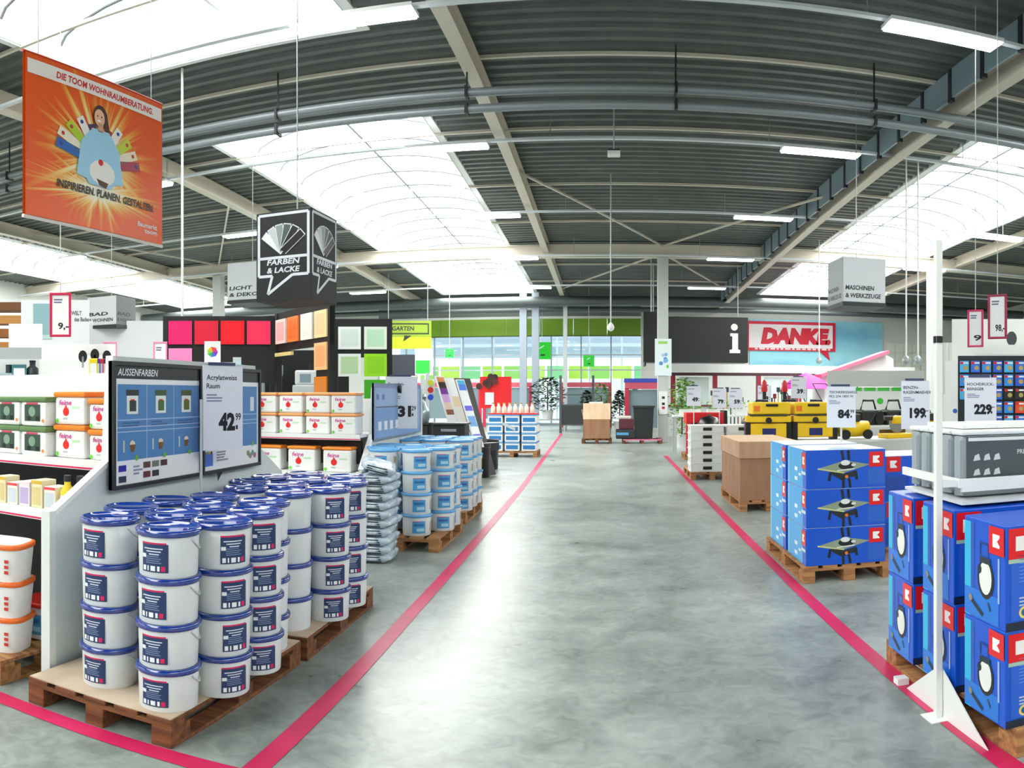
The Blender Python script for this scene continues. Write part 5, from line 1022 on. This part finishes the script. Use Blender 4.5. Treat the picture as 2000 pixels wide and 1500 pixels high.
spawn('danke', danke, 'thank_you_sign', 'red-framed DANKE sign on the blue mural', 'sign', (9.35, YB-.17, 3.75), 0)
b = MB(); [b.box(14.6+.5*k, 15.07+.5*k, YB-.06, YB-.01, z, z+.47, m('e3e6da', .5)) for k in range(10) for z in (2.3, 2.8, 3.3, 3.8)]
tag(b.build('wall_cladding'), 'cream tile cladding on the rear wall right of the blue mural', 'cladding')
# sales islands below the mural
RF = m('8e2238', .5)
def stall(o):
    for x in (-2.6, -.9, .9, 2.6): MB().box(x-.09, x+.09, -.09, .09, 0, 2.3, RF).build('post', o)
    MB().box(-2.7, 2.7, -.1, .1, 2.3, 2.42, m('4a2a34', .5)).build('beam', o); MB().box(-2.8, 2.8, -.12, .12, 2.42, 2.75, m('e9f2ee', .5)).build('white_header', o); MB().box(-.9, .9, -.6, -.2, 0, 1.0, OFF).build('counter', o)
    for x in (-1.75, 1.75): MB().box(x-.6, x+.6, .02, .06, .5, 2.25, m('cfe3e0', .3)).build('partition_screen', o)
spawn('stall', stall, 'sales_stall', 'white-headed stall with dark red posts behind the small price cards', 'stall', (5.3, 29.5, 0), 0, 'red-posted stalls'); spawn('stall', None, 'sales_stall', 'white-headed stall with dark red posts below the DANKE sign', 'stall', (10.6, 30.2, 0), 0, 'red-posted stalls')
def parasol(hx):
    def f(o): MB().cyl((0, 0, 0), .025, 2.3, LGREY, 8).build('pole', o); MB().lathe([(1.0, 1.75), (.6, 2.1), (.05, 2.35)], m(hx, .6), 16).build('canopy', o); MB().cyl((0, 0, 0), .25, .06, DARK, 14).build('foot', o)
    return f
spawn('par', parasol('c0189a'), 'parasol', 'magenta parasol below the DANKE sign', 'parasol', (7.4, 26.5, 0), 0)
o = thing('sloped_roof_display', 'white display with a slanted pink roof edge right of the DANKE sign', 'display', (9.6, 27.0, 0), 0); MB().prism([(-1.6, 0), (1.5, 0), (1.5, 2.95), (1.1, 3.15), (-1.6, 2.2)], 0, .8, m('f3f0f0', .5)).build('body', o); MB().beam((-1.6, 0, 2.25), (1.15, 0, 3.2), .9, .12, m('ee6a8a', .5)).build('pink_edge', o)
o = thing('promotion_stand', 'wide grey promotion stand with green lettering bars between the price cards', 'stand', (5.75, 15.0, 0), face((5.75, 15.0))); MB().box(-.95, .95, 0, .3, 0, 1.7, m('e6e9e6', .5)).build('body', o); MB().box(-1.05, 1.05, -.1, .35, 1.72, 2.06, m('b9bcbb', .35)).build('grey_header', o); b = MB(); [b.rect(-.55+.3*k, -.3+.3*k, 1.62, 1.7, -.004, m('4cd04a', .5)) for k in range(4)]; b.build('green_bars', o); MB().disc(.1, 1.4, .07, -.004, m('3cc83a', .5)).build('green_dot', o)
for k in range(6): spawn('gt', lambda o: (MB().box(-.07, .07, -.05, .05, 0, .26, BLACK).build('body', o, .01), MB().box(-.06, .06, -.052, -.05, .02, .08, RED).build('band', o)), 'boxed_tool', 'black boxed tool with red band before the promotion stand, %s' % ('first', 'second', 'third', 'fourth', 'fifth', 'last')[k], 'tool', (3.15+.53*k, 13.8, .95), 0, 'black boxed tools')
# rods and ceiling devices
a = at(1193, 640, 17.0)
def domecam(o): MB().cyl((0, 0, .12), .015, 3.58, LGREY, 8).build('rod', o); MB().lathe([(.001, -.09), (.06, -.06), (.085, 0), (.06, .07), (.02, .12)], m('eef0f0', .3), 16).build('dome', o)
spawn('dome', domecam, 'dome_camera', 'white dome camera on a long rod over the aisle', 'camera', a, 0)
a = at(1199, 304, 12.8)
def sensor(o): MB().box(-.11, .11, -.11, .11, 0, .07, m('e9ecea', .4)).build('body', o, .01); MB().box(-.1, .1, -.1, .1, .07, .1, DARK).build('mount', o); MB().cyl((0, 0, .1), .012, roof(a.y)-a.z-.1, LGREY, 6).build('rod', o)
spawn('sens', sensor, 'ceiling_sensor', 'small white ceiling sensor over the middle of the aisle', 'sensor', a, 0)
for k, (px_, rr, lab) in enumerate(((1770, 16.0, 'grey globe pendant beside the grey cube sign, nearer the sign'), (1793, 16.0, 'grey globe pendant beside the grey cube sign, nearer the white post'), (1600, 24.0, 'grey globe pendant in front of the DANKE sign'))):
    a = at(px_, 705, rr)
    def hook(o): MB().cyl((0, 0, .12), .018, roof(a.y)-a.z-.12, WHITE, 8).build('rod', o); MB().lathe([(.001, -.1), (.08, -.06), (.1, 0), (.08, .07), (.02, .12)], m('a9b2b4', .3, .4), 16).build('globe', o)
    spawn('hook%d' % k, hook, 'pendant_lamp', lab, 'pendant', a, 0, 'globe pendants')
a = at(356, 620, 11.5); tag(MB().cyl((a.x, a.y, 2.7), .02, roof(a.y)-2.7, OFF, 8).build('hanging_rod'), 'long white rod hanging beside the orange banner', 'rod')
o = thing('ceiling_hatch', 'dark roof hatch with pale frame near the top edge over the aisle', 'roof hatch', (1.62, 7.55, 6.86), 0); MB().frame(-.5, .5, 0, .05, 0, 0, 0, WHITE) if False else None
fr = MB(); [fr.box(*q, m('cfd6d0', .5)) for q in ((-.55, .55, -.7, -.62, 0, .06), (-.55, .55, .62, .7, 0, .06), (-.55, -.47, -.62, .62, 0, .06), (.47, .55, -.62, .62, 0, .06))]; fr.build('frame', o); MB().box(-.47, .47, -.62, .62, .03, .06, m('23292a', .5)).build('cover', o)

for k, (px_, rr, key) in enumerate(((1332, 21.5, 'c'), (1346, 26.0, 'c'))):
    a = at(px_, 770, rr); spawn('shrc', None, 'potted_shrub', ('leafy light green shrub right of the column', 'leafy light green shrub before the information desk')[k], 'shrub', (a.x, a.y, 0), 1.7*k, 'potted shrubs by the column').scale = (.8, .8, 1)
def blower(o): MB().box(-.15, .15, -.12, .12, 0, .3, m('6d777b', .4)).build('body', o, .03); MB().cyl((0, 0, .3), .04, .4, BLACK, 10).build('tube', o); MB().lathe([(.06, .7), (.07, .75), (.05, .9), (.02, .95)], m('c8202a', .4), 12).build('red_head', o)
for k, (x, y) in enumerate(((3.3, 15.1), (3.8, 15.35))): spawn('blo', blower, 'garden_blower', 'grey garden blower with red head, %s' % ('nearer the aisle', 'nearer the promotion stand')[k], 'garden tool', (x, y, .9), .4*k, 'red-headed blowers')
spawn('tb5', table(1.4, .9, .9, m('dfe3e1', .5)), 'display_table', 'white table carrying the red-headed blowers', 'table', (3.5, 15.2, 0), 0)

def kettle(o):
    MB().lathe([(.02, .62), (.2, .66), (.29, .82), (.29, .84), (.2, 1.0), (.02, 1.05)], m('15181a', .3), 20).build('kettle_body', o); MB().box(-.05, .05, -.02, .02, 1.05, 1.09, m('7a5a3a', .5)).build('handle', o)
    for k in range(3): MB().beam((.12*math.cos(2.1*k), .12*math.sin(2.1*k), .68), (.27*math.cos(2.1*k), .27*math.sin(2.1*k), .0), .03, .03, STEEL).build('leg', o)
for k, (px_, rr) in enumerate(((1385, 17.2), (1470, 18.4), (1545, 18.0), (1590, 19.0))):
    a = at(px_, 800, rr); spawn('ket', kettle, 'kettle_grill', 'black kettle grill in the garden machine zone, %s' % ('nearest the column', 'second from the column', 'third from the column', 'nearest the 84.99 card')[k], 'grill', (a.x, a.y, 0), .5*k, 'black kettle grills')
def rakes(o):
    MB().box(-.5, .5, -.15, .15, 0, .5, m('5c6468', .5)).build('trough', o); q = random.Random(12)
    for k in range(9):
        x = -.42+.105*k; h = q.uniform(1.3, 1.75); MB().cyl((x, q.uniform(-.08, .08), .2), .018, h-.2, m(('c8a25a', '20603a', '1d2124', 'a8242c')[k % 4], .5), 8).build('tool_handle', o); MB().box(x-.05, x+.05, -.02, .02, h, h+.14, m(('30363a', '245a34', '15181a', '7a1a22')[k % 4], .5)).build('tool_head', o)
for k, (px_, rr) in enumerate(((1420, 21.0), (1520, 21.5))):
    a = at(px_, 800, rr); spawn('rak', rakes, 'tool_trough', 'grey trough of long-handled garden tools, %s' % ('nearer the column', 'below the DANKE sign')[k], 'garden tools', (a.x, a.y, 0), face(a), 'garden tool troughs')
